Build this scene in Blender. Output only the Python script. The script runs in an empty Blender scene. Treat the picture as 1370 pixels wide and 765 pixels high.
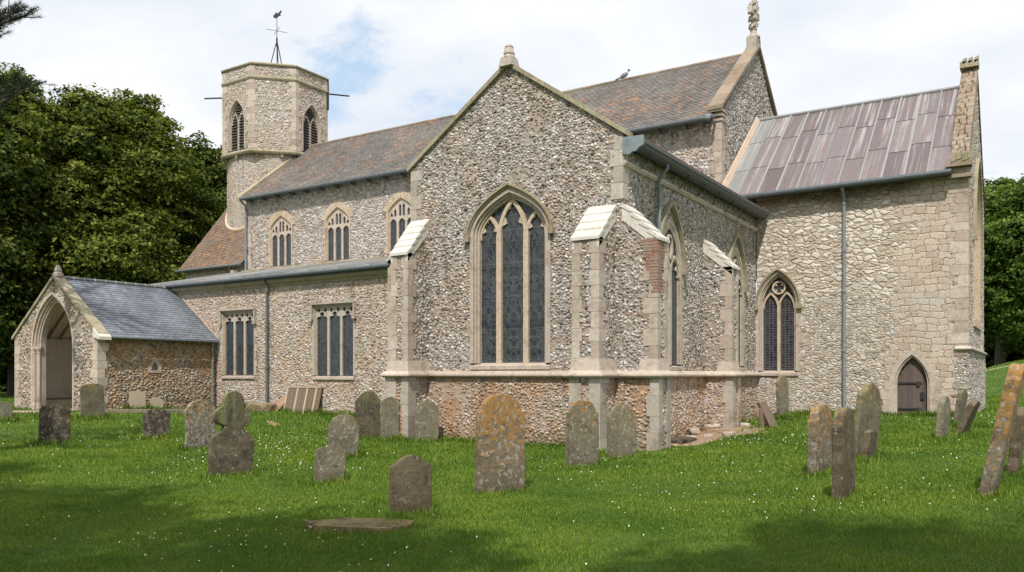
import bpy, bmesh, math, random
import numpy as np
from mathutils import Vector, Matrix, noise as mnoise
from mathutils.geometry import delaunay_2d_cdt
random.seed(7); RNG = np.random.default_rng(11)
rad = math.radians
scene = bpy.context.scene
COL = scene.collection

# ------------------------------------------------------------------ camera
CAM = Vector((8.1066, -17.37, 1.7)); YAW = rad(32.7)
cd = bpy.data.cameras.new('camera'); cam = bpy.data.objects.new('camera', cd); COL.objects.link(cam)
cam.location = CAM; cam.rotation_euler = (rad(90), 0, YAW)
cd.sensor_width = 36; cd.lens = 36 * 1100 / 1370; cd.shift_y = 0.0858
cd.clip_start = 0.1; cd.clip_end = 3000
scene.camera = cam
RIGHT = Vector((math.cos(YAW), math.sin(YAW), 0)); FWD = Vector((-math.sin(YAW), math.cos(YAW), 0))

# ------------------------------------------------------------------ light
SUN_AZ, SUN_EL = 158.0, 53.0
L = Vector((math.sin(rad(SUN_AZ)) * math.cos(rad(SUN_EL)), math.cos(rad(SUN_AZ)) * math.cos(rad(SUN_EL)), math.sin(rad(SUN_EL))))
sd = bpy.data.lights.new('sun', 'SUN'); sd.energy = 3.6; sd.angle = rad(0.8); sd.color = (1, 0.95, 0.885)
so = bpy.data.objects.new('sun', sd); COL.objects.link(so); so.location = (0, -30, 40)
so.rotation_euler = (-L).to_track_quat('-Z', 'Y').to_euler()
world = bpy.data.worlds.new('World'); scene.world = world; world.use_nodes = True
scene.view_settings.view_transform = 'Standard'; scene.view_settings.look = 'None'
scene.view_settings.exposure = 0.22; scene.view_settings.gamma = 1.0; scene.view_settings.use_curve_mapping = False
scene.cycles.max_bounces = 7; scene.cycles.diffuse_bounces = 5; scene.cycles.glossy_bounces = 2
scene.cycles.transparent_max_bounces = 4; scene.cycles.transmission_bounces = 2


class G:
    """tiny node graph writer"""
    def __init__(s, tree): s.t = tree; s.n = tree.nodes; s.l = tree.links
    def put(s, sock, v):
        if isinstance(v, bpy.types.NodeSocket): s.l.new(v, sock)
        elif v is not None:
            if sock.type == 'RGBA' and not hasattr(v, '__len__'): v = (v, v, v, 1)
            elif sock.type == 'RGBA' and len(v) == 3: v = (*v, 1)
            elif sock.type == 'VECTOR' and not hasattr(v, '__len__'): v = (v, v, v)
            sock.default_value = v
    def add(s, typ, **k):
        n = s.n.new(typ)
        for a, v in k.items(): setattr(n, a, v)
        return n
    def tc(s, o='Object'): return s.add('ShaderNodeTexCoord').outputs[o]
    def mapping(s, v, scale=(1, 1, 1), loc=(0, 0, 0), rot=(0, 0, 0)):
        n = s.add('ShaderNodeMapping'); s.put(n.inputs[0], v); n.inputs[1].default_value = loc
        n.inputs[2].default_value = rot; n.inputs[3].default_value = scale; return n.outputs[0]
    def noise(s, v, scale, detail=3, rough=.55, color=False):
        n = s.add('ShaderNodeTexNoise'); s.put(n.inputs['Vector'], v); n.inputs['Scale'].default_value = scale
        n.inputs['Detail'].default_value = detail; n.inputs['Roughness'].default_value = rough
        return n.outputs['Color' if color else 'Fac']
    def vor(s, v, scale, feature='F1', rnd=1.0):
        n = s.add('ShaderNodeTexVoronoi', feature=feature); s.put(n.inputs['Vector'], v)
        n.inputs['Scale'].default_value = scale; n.inputs['Randomness'].default_value = rnd; return n.outputs
    def math(s, op, a, b=None, c=None, clamp=False):
        n = s.add('ShaderNodeMath', operation=op, use_clamp=clamp)
        for i, v in enumerate((a, b, c)):
            if v is not None: s.put(n.inputs[i], v)
        return n.outputs[0]
    def vmath(s, op, a, b=None, scale=None):
        n = s.add('ShaderNodeVectorMath', operation=op); s.put(n.inputs[0], a)
        if b is not None: s.put(n.inputs[1], b)
        if scale is not None: s.put(n.inputs['Scale'], scale)
        return n.outputs[0]
    def ss(s, v, a, b, lo=0., hi=1.):
        n = s.add('ShaderNodeMapRange', interpolation_type='SMOOTHSTEP'); s.put(n.inputs[0], v)
        for i, x in enumerate((a, b, lo, hi)): s.put(n.inputs[i + 1], x)
        return n.outputs[0]
    def lin(s, v, a, b, lo=0., hi=1.):
        n = s.add('ShaderNodeMapRange'); s.put(n.inputs[0], v)
        for i, x in enumerate((a, b, lo, hi)): s.put(n.inputs[i + 1], x)
        return n.outputs[0]
    def ramp(s, f, stops, const=False):
        n = s.add('ShaderNodeValToRGB'); r = n.color_ramp; s.put(n.inputs[0], f)
        if const: r.interpolation = 'CONSTANT'
        while len(r.elements) < len(stops): r.elements.new(.5)
        for e, (p, c) in zip(r.elements, stops):
            e.position = p; e.color = (*c, 1) if hasattr(c, '__len__') else (c, c, c, 1)
        return n.outputs[0]
    def mix(s, f, a, b, blend='MIX'):
        n = s.add('ShaderNodeMix', data_type='RGBA', blend_type=blend)
        s.put(n.inputs[0], f); s.put(n.inputs[6], a); s.put(n.inputs[7], b); return n.outputs[2]
    def sep(s, v): n = s.add('ShaderNodeSeparateXYZ'); s.put(n.inputs[0], v); return n.outputs
    def comb(s, x, y, z):
        n = s.add('ShaderNodeCombineXYZ')
        for i, v in enumerate((x, y, z)): s.put(n.inputs[i], v)
        return n.outputs[0]
    def attr(s, name): return s.add('ShaderNodeAttribute', attribute_name=name).outputs['Fac']
    def bump(s, h, dist=.02, strength=1., normal=None):
        n = s.add('ShaderNodeBump'); s.put(n.inputs['Height'], h); n.inputs['Distance'].default_value = dist
        n.inputs['Strength'].default_value = strength
        if normal is not None: s.put(n.inputs['Normal'], normal)
        return n.outputs[0]
    def warp(s, v, scale, amt):
        c = s.noise(v, scale, 2, .5, True)
        c = s.vmath('SUBTRACT', c, (.5, .5, .5)); return s.vmath('ADD', v, s.vmath('SCALE', c, scale=amt))


def new_mat(name, rough=.9, spec=.25):
    m = bpy.data.materials.new(name); m.use_nodes = True
    g = G(m.node_tree); b = m.node_tree.nodes['Principled BSDF']
    b.inputs['Roughness'].default_value = rough; b.inputs['Specular IOR Level'].default_value = spec
    g.bsdf = b; g.out = m.node_tree.nodes['Material Output']; return m, g

def displace(m, g, h, scale, mid):
    n = g.add('ShaderNodeDisplacement'); g.put(n.inputs['Height'], h)
    n.inputs['Scale'].default_value = scale; n.inputs['Midlevel'].default_value = mid
    g.l.new(n.outputs[0], g.out.inputs['Displacement']); m.displacement_method = 'BOTH'

# world: Nishita sky with a procedural layer of thin white cloud in it
def build_world():
    g = G(world.node_tree); bg = g.n['Background']
    sky = g.add('ShaderNodeTexSky', sky_type='NISHITA', sun_disc=False)
    sky.sun_elevation = rad(SUN_EL); sky.sun_rotation = rad(SUN_AZ); sky.air_density = 1.0; sky.dust_density = .6; sky.ozone_density = 1.3
    d = g.tc('Generated'); x, y, z = g.sep(d)
    zz = g.math('ADD', g.math('MAXIMUM', z, 0.0), .16)
    p = g.comb(g.math('DIVIDE', x, zz), g.math('DIVIDE', y, zz), 0)
    p = g.mapping(p, loc=CLOUD_OFF)
    p = g.warp(p, 1.2, .35)
    n1 = g.noise(p, 1.5, 10, .62)
    n2 = g.noise(g.mapping(p, loc=(7, 3, 2)), 4.4, 8, .66)
    def gap(az, el, width, amt):        # a thinner place in the cloud layer
        q = (math.sin(rad(az)) * math.cos(rad(el)), math.cos(rad(az)) * math.cos(rad(el)), math.sin(rad(el)))
        n = g.add('ShaderNodeVectorMath', operation='DOT_PRODUCT'); g.put(n.inputs[0], d); g.put(n.inputs[1], q)
        return g.ss(n.outputs['Value'], math.cos(rad(width)), math.cos(rad(width * .15)), 0, amt)
    thin = g.math('ADD', gap(-41.5, 16.5, 9.5, .24), gap(-46, 21, 6, .10))
    raw = g.math('SUBTRACT', g.math('ADD', n1, g.math('MULTIPLY', g.math('SUBTRACT', n2, .25), .62)), thin)
    cover = g.ss(raw, .33, .53)
    low = g.ss(z, .02, .16, 1., 0.)
    cover = g.math('MAXIMUM', g.math('MULTIPLY', cover, .97), low)
    shade = g.noise(g.mapping(p, loc=(1.1, -2, 5)), 1.9, 6, .55)
    cl = g.ramp(shade, [(.32, (7.1, 7.5, 8.2)), (.5, (8.1, 8.35, 8.8)), (.66, (9.3, 9.35, 9.5))])
    blue = g.mix(.55, g.vmath('SCALE', sky.outputs[0], scale=1.3), (6.4, 8.2, 9.8))
    g.put(bg.inputs['Color'], g.mix(cover, blue, cl)); bg.inputs['Strength'].default_value = .1
CLOUD_OFF = (3.1, 1.7, 0)
build_world()

# ------------------------------------------------------------------ ground height
def S(t):
    t = max(0., min(1., t)); return t * t * (3 - 2 * t)
def gh(x, y, bumps=True):
    v = x + .4 * y
    z = -.05 + .45 * S(v / 8) + .3 * S((-x - 12) / 8) + 2.55 * S((y - 16) / 50) * S((x + 2) / 10)
    z += .12 * math.exp(-((x + 15) ** 2 + (y - 3.3) ** 2) / 5)
    if bumps:
        z += .035 * mnoise.noise((x * .45, y * .45, 1.3)) + .016 * mnoise.noise((x * 1.6, y * 1.6, 4.1))
    return z

# ------------------------------------------------------------------ mesh helpers
class MB:
    def __init__(s): s.v = []; s.f = []; s.tone = []; s.uv = []; s.mi = []
    def face(s, pts, tone=.5, uv=None, mi=0):
        i = len(s.v); s.v += [tuple(p) for p in pts]; s.f.append(list(range(i, i + len(pts)))); s.tone.append(tone); s.uv.append(uv); s.mi.append(mi)
    def idx(s, faces, base, tone=.5, mi=0):
        for f in faces: s.f.append([base + k for k in f]); s.tone.append(tone); s.uv.append(None); s.mi.append(mi)
    def hexa(s, p, tone=None, mi=0):      # 8 corners: bottom 4 (ccw from above), top 4
        t = random.random() if tone is None else tone
        b = len(s.v); s.v += [tuple(q) for q in p]
        s.idx([(3, 2, 1, 0), (4, 5, 6, 7), (0, 1, 5, 4), (1, 2, 6, 5), (2, 3, 7, 6), (3, 0, 4, 7)], b, t, mi)
    def box(s, x0, x1, y0, y1, z0, z1, tone=None, mi=0):
        s.hexa([(x0, y0, z0), (x1, y0, z0), (x1, y1, z0), (x0, y1, z0), (x0, y0, z1), (x1, y0, z1), (x1, y1, z1), (x0, y1, z1)], tone, mi)
    def obox(s, c, ax, ay, az, tone=None, mi=0):   # centre and three half-vectors
        c, ax, ay, az = map(Vector, (c, ax, ay, az))
        s.hexa([c - ax - ay - az, c + ax - ay - az, c + ax + ay - az, c - ax + ay - az, c - ax - ay + az, c + ax - ay + az, c + ax + ay + az, c - ax + ay + az], tone, mi)
    def tube(s, pts, r, n=8, tone=.5, cap=True, mi=0):
        pts = [Vector(p) for p in pts]; rr = r if hasattr(r, '__len__') else [r] * len(pts); b0 = len(s.v)
        up = None
        for i, p in enumerate(pts):
            d = (pts[min(i + 1, len(pts) - 1)] - pts[max(i - 1, 0)]).normalized()
            if up is None: up = Vector((0, 0, 1)) if abs(d.z) < .9 else Vector((1, 0, 0))
            a = d.cross(up).normalized(); c = a.cross(d).normalized(); up = c
            for k in range(n):
                t = 2 * math.pi * k / n; s.v.append(tuple(p + (a * math.cos(t) + c * math.sin(t)) * rr[i]))
        for i in range(len(pts) - 1):
            for k in range(n):
                q = b0 + i * n; s.f.append([q + k, q + (k + 1) % n, q + n + (k + 1) % n, q + n + k]); s.tone.append(tone); s.uv.append(None); s.mi.append(mi)
        if cap:
            s.f.append([b0 + k for k in range(n)][::-1]); s.tone.append(tone); s.uv.append(None); s.mi.append(mi)
            e = b0 + (len(pts) - 1) * n; s.f.append([e + k for k in range(n)]); s.tone.append(tone); s.uv.append(None); s.mi.append(mi)
    def lathe(s, c, prof, n=12, tone=.5, rot=0., mi=0):
        b0 = len(s.v)
        for r, z in prof:
            for k in range(n):
                t = 2 * math.pi * k / n + rot; s.v.append((c[0] + r * math.cos(t), c[1] + r * math.sin(t), c[2] + z))
        for i in range(len(prof) - 1):
            for k in range(n):
                q = b0 + i * n; s.f.append([q + k, q + (k + 1) % n, q + n + (k + 1) % n, q + n + k]); s.tone.append(tone); s.uv.append(None); s.mi.append(mi)
        s.f.append([b0 + k for k in range(n)][::-1]); s.tone.append(tone); s.uv.append(None); s.mi.append(mi)
        e = b0 + (len(prof) - 1) * n; s.f.append([e + k for k in range(n)]); s.tone.append(tone); s.uv.append(None); s.mi.append(mi)
    def poly(s, fr, outer, holes, d0, d1, tone=.5, back=True, spacing=None, mi=0):
        """polygon with holes in a wall frame, extruded from depth d0 (outer face) to d1"""
        V, T = cdt(outer, holes, spacing); b = len(s.v); n = len(V)
        s.v += [fr(p[0], p[1], d0) for p in V]
        own = {}
        for t in T:
            for i in range(3): own[(t[i], t[(i + 1) % 3])] = 1
            s.f.append([b + k for k in t]); s.tone.append(tone); s.uv.append([V[k] for k in t]); s.mi.append(mi)
        bd = [e for e in own if (e[1], e[0]) not in own]
        m = {}
        for e in bd:
            for k in e:
                if k not in m: m[k] = len(s.v); s.v.append(fr(V[k][0], V[k][1], d1))
        for i, j in bd:
            s.f.append([b + i, m[i], m[j], b + j]); s.tone.append(tone); s.uv.append(None); s.mi.append(mi)
        if back and spacing is None:
            for t in T:
                for k in t:
                    if k not in m: m[k] = len(s.v); s.v.append(fr(V[k][0], V[k][1], d1))
                s.f.append([m[k] for k in t][::-1]); s.tone.append(tone); s.uv.append(None); s.mi.append(mi)
    def build(s, name, mats, parent=None, smooth=False, label=None):
        me = bpy.data.meshes.new(name); me.from_pydata(s.v, [], s.f)
        if any(u is not None for u in s.uv):
            ul = me.uv_layers.new(name='UVMap'); arr = np.zeros((len(me.loops), 2), np.float32); k = 0
            for f, u in zip(s.f, s.uv):
                if u is not None: arr[k:k + len(f)] = u
                k += len(f)
            ul.data.foreach_set('uv', arr.ravel())
        a = me.attributes.new('tone', 'FLOAT', 'FACE'); a.data.foreach_set('value', np.array(s.tone, np.float32))
        for m in (mats if isinstance(mats, (list, tuple)) else [mats]): me.materials.append(m)
        if any(s.mi): me.polygons.foreach_set('material_index', np.array(s.mi, np.int32))
        if smooth: me.polygons.foreach_set('use_smooth', np.ones(len(me.polygons), bool))
        o = bpy.data.objects.new(name, me); COL.objects.link(o)
        if parent is not None: o.parent = parent
        if label: o['label'] = label
        return o

def area2(p): return sum(p[i][0] * p[(i + 1) % len(p)][1] - p[(i + 1) % len(p)][0] * p[i][1] for i in range(len(p)))
def cdt(outer, holes, spacing=None):
    P = []; E = []
    for ring in [outer] + list(holes):
        r = [tuple(q) for q in ring]
        if spacing:
            rr = []
            for i, a in enumerate(r):
                b = r[(i + 1) % len(r)]; n = max(1, int(math.hypot(b[0] - a[0], b[1] - a[1]) / spacing / 1.5))
                rr += [(a[0] + (b[0] - a[0]) * k / n, a[1] + (b[1] - a[1]) * k / n) for k in range(n)]
            r = rr
        k = len(P); P += r; E += [(k + i, k + (i + 1) % len(r)) for i in range(len(r))]
    if spacing:
        xs = [p[0] for p in outer]; zs = [p[1] for p in outer]
        gx = np.arange(min(xs) + spacing / 2, max(xs), spacing); gz = np.arange(min(zs) + spacing / 2, max(zs), spacing * .9)
        X, Z = np.meshgrid(gx, gz); X[1::2] += spacing / 2
        X = X + RNG.uniform(-.22, .22, X.shape) * spacing; Z = Z + RNG.uniform(-.22, .22, Z.shape) * spacing
        P += list(zip(X.ravel().tolist(), Z.ravel().tolist()))
    vs, es, fs, *_ = delaunay_2d_cdt([Vector(p) for p in P], E, [], 1, 1e-6)
    V = [(v.x, v.y) for v in vs]; T = []
    if holes:                       # drop what lies in a hole
        tri = np.array([V[f[0]] + V[f[1]] + V[f[2]] for f in fs]).reshape(-1, 3, 2).mean(1); inside = np.zeros(len(tri), bool)
        for ring in holes:
            q = np.zeros(len(tri), bool)
            for i, a in enumerate(ring):
                b = ring[(i + 1) % len(ring)]
                if a[1] == b[1]: continue
                q ^= ((a[1] > tri[:, 1]) != (b[1] > tri[:, 1])) & (tri[:, 0] < (b[0] - a[0]) * (tri[:, 1] - a[1]) / (b[1] - a[1]) + a[0])
            inside |= q
        fs = [f for f, k in zip(fs, inside) if not k]
    for f in fs:
        f = list(f)
        a = sum(V[f[i]][0] * V[f[(i + 1) % len(f)]][1] - V[f[(i + 1) % len(f)]][0] * V[f[i]][1] for i in range(len(f)))
        if a < 0: f.reverse()
        if len(f) == 3: T.append(f)
        else: T += [[f[0], f[i], f[i + 1]] for i in range(1, len(f) - 1)]
    return V, T

class Frame:
    def __init__(s, o, sd, n): s.o = o; s.s = sd; s.n = n
    def __call__(s, a, z, d=0.): return (s.o[0] + s.s[0] * a + s.n[0] * d, s.o[1] + s.s[1] * a + s.n[1] * d, z)
FS = lambda c: Frame((0, c), (1, 0), (0, -1))
FE = lambda c: Frame((c, 0), (0, 1), (1, 0))
FW = lambda c: Frame((c, 0), (0, -1), (-1, 0))

def empty(name, loc=(0, 0, 0), rz=0.):
    o = bpy.data.objects.new(name, None); COL.objects.link(o); o.location = loc; o.rotation_euler[2] = rz; o.empty_display_size = .2; return o
def tag(o, label=None, cat=None, group=None, kind=None):
    if label: o['label'] = label
    if cat: o['category'] = cat
    if group: o['group'] = group
    if kind: o['kind'] = kind
    return o
def np_mesh(name, V, F, tone=None, mat=None, smooth=False):
    me = bpy.data.meshes.new(name); k = F.shape[1]
    me.vertices.add(len(V)); me.vertices.foreach_set('co', np.ascontiguousarray(V, np.float32).ravel())
    me.loops.add(F.size); me.loops.foreach_set('vertex_index', np.ascontiguousarray(F, np.int32).ravel())
    me.polygons.add(len(F)); me.polygons.foreach_set('loop_start', np.arange(0, F.size, k, dtype=np.int32))
    if tone is not None:
        a = me.attributes.new('tone', 'FLOAT', 'FACE'); a.data.foreach_set('value', np.ascontiguousarray(tone, np.float32))
    if smooth: me.polygons.foreach_set('use_smooth', np.ones(len(F), bool))
    me.update(calc_edges=True)
    if mat: me.materials.append(mat)
    return me

# ------------------------------------------------------------------ materials
def flint(name, scale, stones, mortar, amp=.035, flat=1.2, gap=.10, warm=None, warmth=.5, cover=.0, tilt=0.):
    m, g = new_mat(name, .85, .3)
    v = g.tc()
    p = g.mapping(v, (1, 1, flat), rot=(tilt, 0, 0)); p = g.warp(p, scale * .55, .55 / scale); p = g.warp(p, .8, .25)
    f1 = g.vor(p, scale, 'F1', .95); ed = g.vor(p, scale, 'DISTANCE_TO_EDGE', .95)['Distance']
    r, r2, r3 = g.sep(f1['Color'])
    big = g.noise(v, .55, 4, .6); fine = g.noise(v, 26, 4, .65)
    thr = g.math('ADD', gap * .45, g.math('MULTIPLY', g.ss(big, .52, .74), gap * 1.4 * (1 + cover * 2)))
    thr = g.math('ADD', thr, g.math('MULTIPLY', g.ss(r3, .80 - cover * .4, .86), gap * 2.2))
    msk = g.ss(ed, thr, g.math('ADD', thr, .07))
    n = len(stones)
    sc = g.ramp(r, [((i + .5) / n, c) for i, c in enumerate(stones)])
    sc = g.mix(1., sc, g.ramp(fine, [(.3, .62), (.55, 1.0), (.7, 1.25)]), 'MULTIPLY')
    mc = g.mix(1., mortar, g.ramp(g.noise(v, 9, 5, .7), [(.3, .68), (.7, 1.2)]), 'MULTIPLY')
    c = g.mix(msk, mc, sc)
    if warm: c = g.mix(g.math('MULTIPLY', g.ss(g.noise(v, .75, 5, .6), .42, .62), warmth), c, warm, 'MULTIPLY')
    c = g.mix(g.math('MULTIPLY', g.math('MULTIPLY', g.ss(g.sep(g.vor(p, scale, 'F1', .95)['Color'])[2], .93, .95), g.ss(g.noise(g.mapping(v, loc=(5, 5, 5)), .7, 3), .5, .6)), msk), c, (.38, .17, .11))
    st = g.noise(g.mapping(v, (2.2, 2.2, .35)), 1.1, 5, .65)
    c = g.mix(g.ss(st, .52, .70, 0, .5), c, (.42, .38, .32), 'MULTIPLY')
    foot = g.ss(g.math('ADD', g.sep(v)[2], g.math('MULTIPLY', g.noise(v, 2.6, 5, .7), .9)), .95, .35, 0, .75)   # soil splash and algae at the wall foot
    c = g.mix(foot, c, (.50, .50, .32), 'MULTIPLY')
    g.put(g.bsdf.inputs['Base Color'], c)
    dome = g.math('POWER', g.lin(ed, 0.02, .42), .55)
    h = g.math('MULTIPLY', g.math('MULTIPLY', dome, msk), g.lin(r2, 0, 1, .55, 1.))
    h = g.math('ADD', h, g.math('MULTIPLY', fine, .10))
    displace(m, g, h, amp, .45); return m

W0 = (.72, .70, .68)
W1, W2, GR, DK, BR, OR = (.61, .585, .56), (.475, .45, .425), (.30, .285, .275), (.10, .10, .105), (.345, .25, .185), (.42, .23, .12)
M = {}
M['flint_gable'] = flint('grey_white_flint', 11.2, [(.15, .145, .14), W2, GR, W1, W1, BR, W2, W0], (.405, .35, .30), .040, gap=.09, cover=.28, warm=(1.0, .88, .77), warmth=.6)
M['flint_east'] = flint('dark_white_flint', 11.2, [(.13, .125, .12), W1, GR, W1, W2, BR, GR, W0], (.37, .325, .275), .040, gap=.09, cover=.15, warm=(1., .88, .74), warmth=.5)
M['flint_warm'] = flint('pinkish_flint_rubble', 10.5, [(.40, .30, .215), W2, (.45, .33, .235), (.58, .48, .375), GR, (.48, .35, .24), W1], (.42, .325, .25), .04, gap=.10, cover=.3, warm=(1., .76, .56), warmth=.85)
M['flint_aisle'] = flint('cream_flint_rubble', 8.4, [(.38, .29, .21), W2, (.58, .50, .40), W1, GR, (.47, .31, .2), W1], (.465, .39, .32), .045, gap=.10, cover=.15, warm=(1., .86, .74), warmth=.55)
M['flint_clere'] = flint('pale_flint', 7.0, [GR, W2, W1, W1, (.42, .38, .34), BR, W1], (.425, .37, .32), .05, gap=.09, warm=(1., .92, .82), warmth=.5)
M['flint_tower'] = flint('small_cream_flint', 8.0, [GR, W1, W1, (.52, .43, .35), W2, BR, W0], (.45, .385, .315), .045, gap=.12, cover=.3, warm=(1., .9, .78), warmth=.6)
M['flint_porch'] = flint('brown_flint_rubble', 8.0, [(.20, .165, .13), (.42, .32, .215), GR, (.48, .35, .22), W2, (.30, .235, .165)], (.40, .30, .205), .045, gap=.09, warm=(1., .80, .56), warmth=.8)
M['flint_porch_front'] = flint('rough_grey_flint', 6.5, [DK, W2, GR, (.46, .41, .35), BR, W1], (.38, .31, .235), .05, gap=.09, warm=(1., .85, .68), warmth=.6)
M['flint_nave'] = flint('tilted_grey_flint', 7.2, [DK, W2, GR, W1, W1, BR, W2], (.34, .30, .25), .05, flat=1.9, gap=.10, tilt=rad(38))

def chancel_mat():
    m, g = new_mat('cream_coursed_rubble', .9, .2); v = g.tc(); x, y, z = g.sep(v)
    wob = g.math('MULTIPLY', g.math('SUBTRACT', g.noise(v, .8, 4, .6), .5), 2.2)
    wv = g.warp(v, 2.0, .26); wv = g.warp(wv, 7, .075)
    def rub(sx, sz, sc):
        p = g.mapping(wv, (sx, sx, sz)); e = g.vor(p, sc, 'DISTANCE_TO_EDGE', .9)['Distance']; col = g.vor(p, sc, 'F1', .9)['Color']
        return e, col
    e1, c1 = rub(.60, 1.3, 6.4)       # big cream blocks, high up
    e2, c2 = rub(.66, 1.4, 10.5)      # smaller rubble below
    up = g.ss(g.math('ADD', z, wob), 4.0, 4.35)
    e = g.lin(up, 0, 1, 0, 1); nm = g.add('ShaderNodeMix'); g.put(nm.inputs[0], up); g.put(nm.inputs[2], e2); g.put(nm.inputs[3], e1); e = nm.outputs[0]
    rc = g.mix(up, c2, c1); r, r2, r3 = g.sep(rc)
    top = g.ramp(r, [(.1, (.47, .405, .325)), (.4, (.62, .565, .485)), (.7, (.69, .65, .58)), (.9, (.43, .36, .285))])
    low = g.ramp(r, [(.08, (.34, .305, .26)), (.3, (.49, .45, .395)), (.6, (.64, .60, .54)), (.85, (.44, .375, .305)), (.97, (.24, .22, .195))])
    rubc = g.mix(up, low, top); smear = g.ss(g.noise(v, 3.2, 5, .7), .50, .68, 0, .20); msk = g.ss(e, g.math('ADD', .02, smear), g.math('ADD', .11, smear))
    bk = g.add('ShaderNodeTexBrick'); g.put(bk.inputs['Vector'], g.comb(g.sep(wv)[0], g.sep(wv)[2], 0)); bk.inputs['Scale'].default_value = 1
    bk.inputs['Brick Width'].default_value = .38; bk.inputs['Row Height'].default_value = .20; bk.inputs['Mortar Size'].default_value = .011; bk.inputs['Mortar Smooth'].default_value = .8
    bk.offset = .45; bk.squash = .8; bk.squash_frequency = 3
    g.put(bk.inputs['Color1'], (.43, .345, .27)); g.put(bk.inputs['Color2'], (.57, .48, .395)); g.put(bk.inputs['Mortar'], (.35, .275, .20))
    ash = g.ss(g.math('ADD', x, g.math('MULTIPLY', g.math('SUBTRACT', g.noise(v, 1.3, 6, .72), .5), 4.0)), 4.2, 4.6)
    mort = g.mix(1., (.47, .385, .295), g.ramp(g.noise(v, 8, 5, .7), [(.3, .7), (.7, 1.2)]), 'MULTIPLY')
    c = g.mix(msk, mort, rubc); c = g.mix(ash, c, bk.outputs['Color'])
    fine = g.noise(v, 18, 6, .7)
    c = g.mix(1., c, g.ramp(fine, [(.28, .66), (.5, 1.), (.72, 1.22)]), 'MULTIPLY')
    grey = g.ss(g.noise(g.mapping(v, (1, 1, 2.2)), .9, 6, .65), .5, .64, 0, .55)
    grey = g.math('MULTIPLY', grey, g.ss(z, 2.2, 3.4)); grey = g.math('MULTIPLY', grey, g.ss(z, 5.4, 4.4))
    c = g.mix(grey, c, (.46, .45, .41))
    eave = g.ss(g.math('ADD', z, g.math('MULTIPLY', wob, .35)), 7.0, 7.5, 0, .8)   # top courses darker, fading out towards the east corner
    c = g.mix(g.math('MULTIPLY', eave, g.ss(x, 5.6, 4.4)), c, (.30, .26, .21), 'MULTIPLY')
    g.put(g.bsdf.inputs['Base Color'], c)
    dome = g.math('POWER', g.lin(e, .0, .16), .7); h1 = g.math('MULTIPLY', g.math('MULTIPLY', dome, msk), g.lin(r2, 0, 1, .45, 1.))
    h2 = g.math('MULTIPLY', g.math('SUBTRACT', 1., bk.outputs['Fac']), .6)
    nm = g.add('ShaderNodeMix'); g.put(nm.inputs[0], ash); g.put(nm.inputs[2], h1); g.put(nm.inputs[3], h2)
    h = g.math('ADD', nm.outputs[0], g.math('MULTIPLY', fine, .35)); displace(m, g, h, .022, .5); return m
M['chancel'] = chancel_mat()

def ashlar(name, c0, c1, stain=(.55, .5, .42), stain_amt=.6, lich=None, bumpd=.012):
    m, g = new_mat(name, .88, .25); v = g.tc(); t = g.attr('tone')
    c = g.mix(t, c0, c1)
    f = g.noise(v, 11, 6, .7); b = g.noise(v, 1.9, 5, .65)
    c = g.mix(1., c, g.ramp(f, [(.28, .72), (.5, 1.), (.72, 1.18)]), 'MULTIPLY')
    c = g.mix(g.ss(b, .50, .68, 0, stain_amt), c, stain, 'MULTIPLY')
    if lich: c = g.mix(g.ss(g.noise(v, 7, 5, .7), .52, .62, 0, lich[1]), c, lich[0])
    g.put(g.bsdf.inputs['Base Color'], c)
    g.put(g.bsdf.inputs['Normal'], g.bump(g.math('ADD', g.noise(v, 24, 6, .75), g.math('MULTIPLY', b, .8)), bumpd, .9)); return m
M['stone'] = ashlar('weathered_limestone', (.415, .34, .275), (.565, .485, .405))
M['stone_grey'] = ashlar('grey_limestone', (.385, .34, .285), (.525, .465, .395))
M['stone_gold'] = ashlar('golden_limestone', (.48, .375, .265), (.585, .475, .36), stain_amt=.5)
M['stone_new'] = ashlar('new_white_stone', (.62, .575, .51), (.665, .62, .555), stain=(.8, .76, .68), stain_amt=.4, bumpd=.004)
M['coping'] = ashlar('lichen_coping_stone', (.29, .25, .175), (.40, .35, .25), lich=((.36, .34, .17), .55))
M['coping_rust'] = ashlar('rust_lichen_coping_stone', (.25, .20, .15), (.37, .30, .23), lich=((.36, .19, .07), .5), bumpd=.03)
M['plaster'] = ashlar('pink_limewash', (.86, .75, .67), (.88, .77, .69), stain=(.85, .8, .74), stain_amt=.5, bumpd=.004)
M['mortar'] = ashlar('pink_mortar', (.56, .43, .32), (.6, .47, .36), stain_amt=.4)

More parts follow.
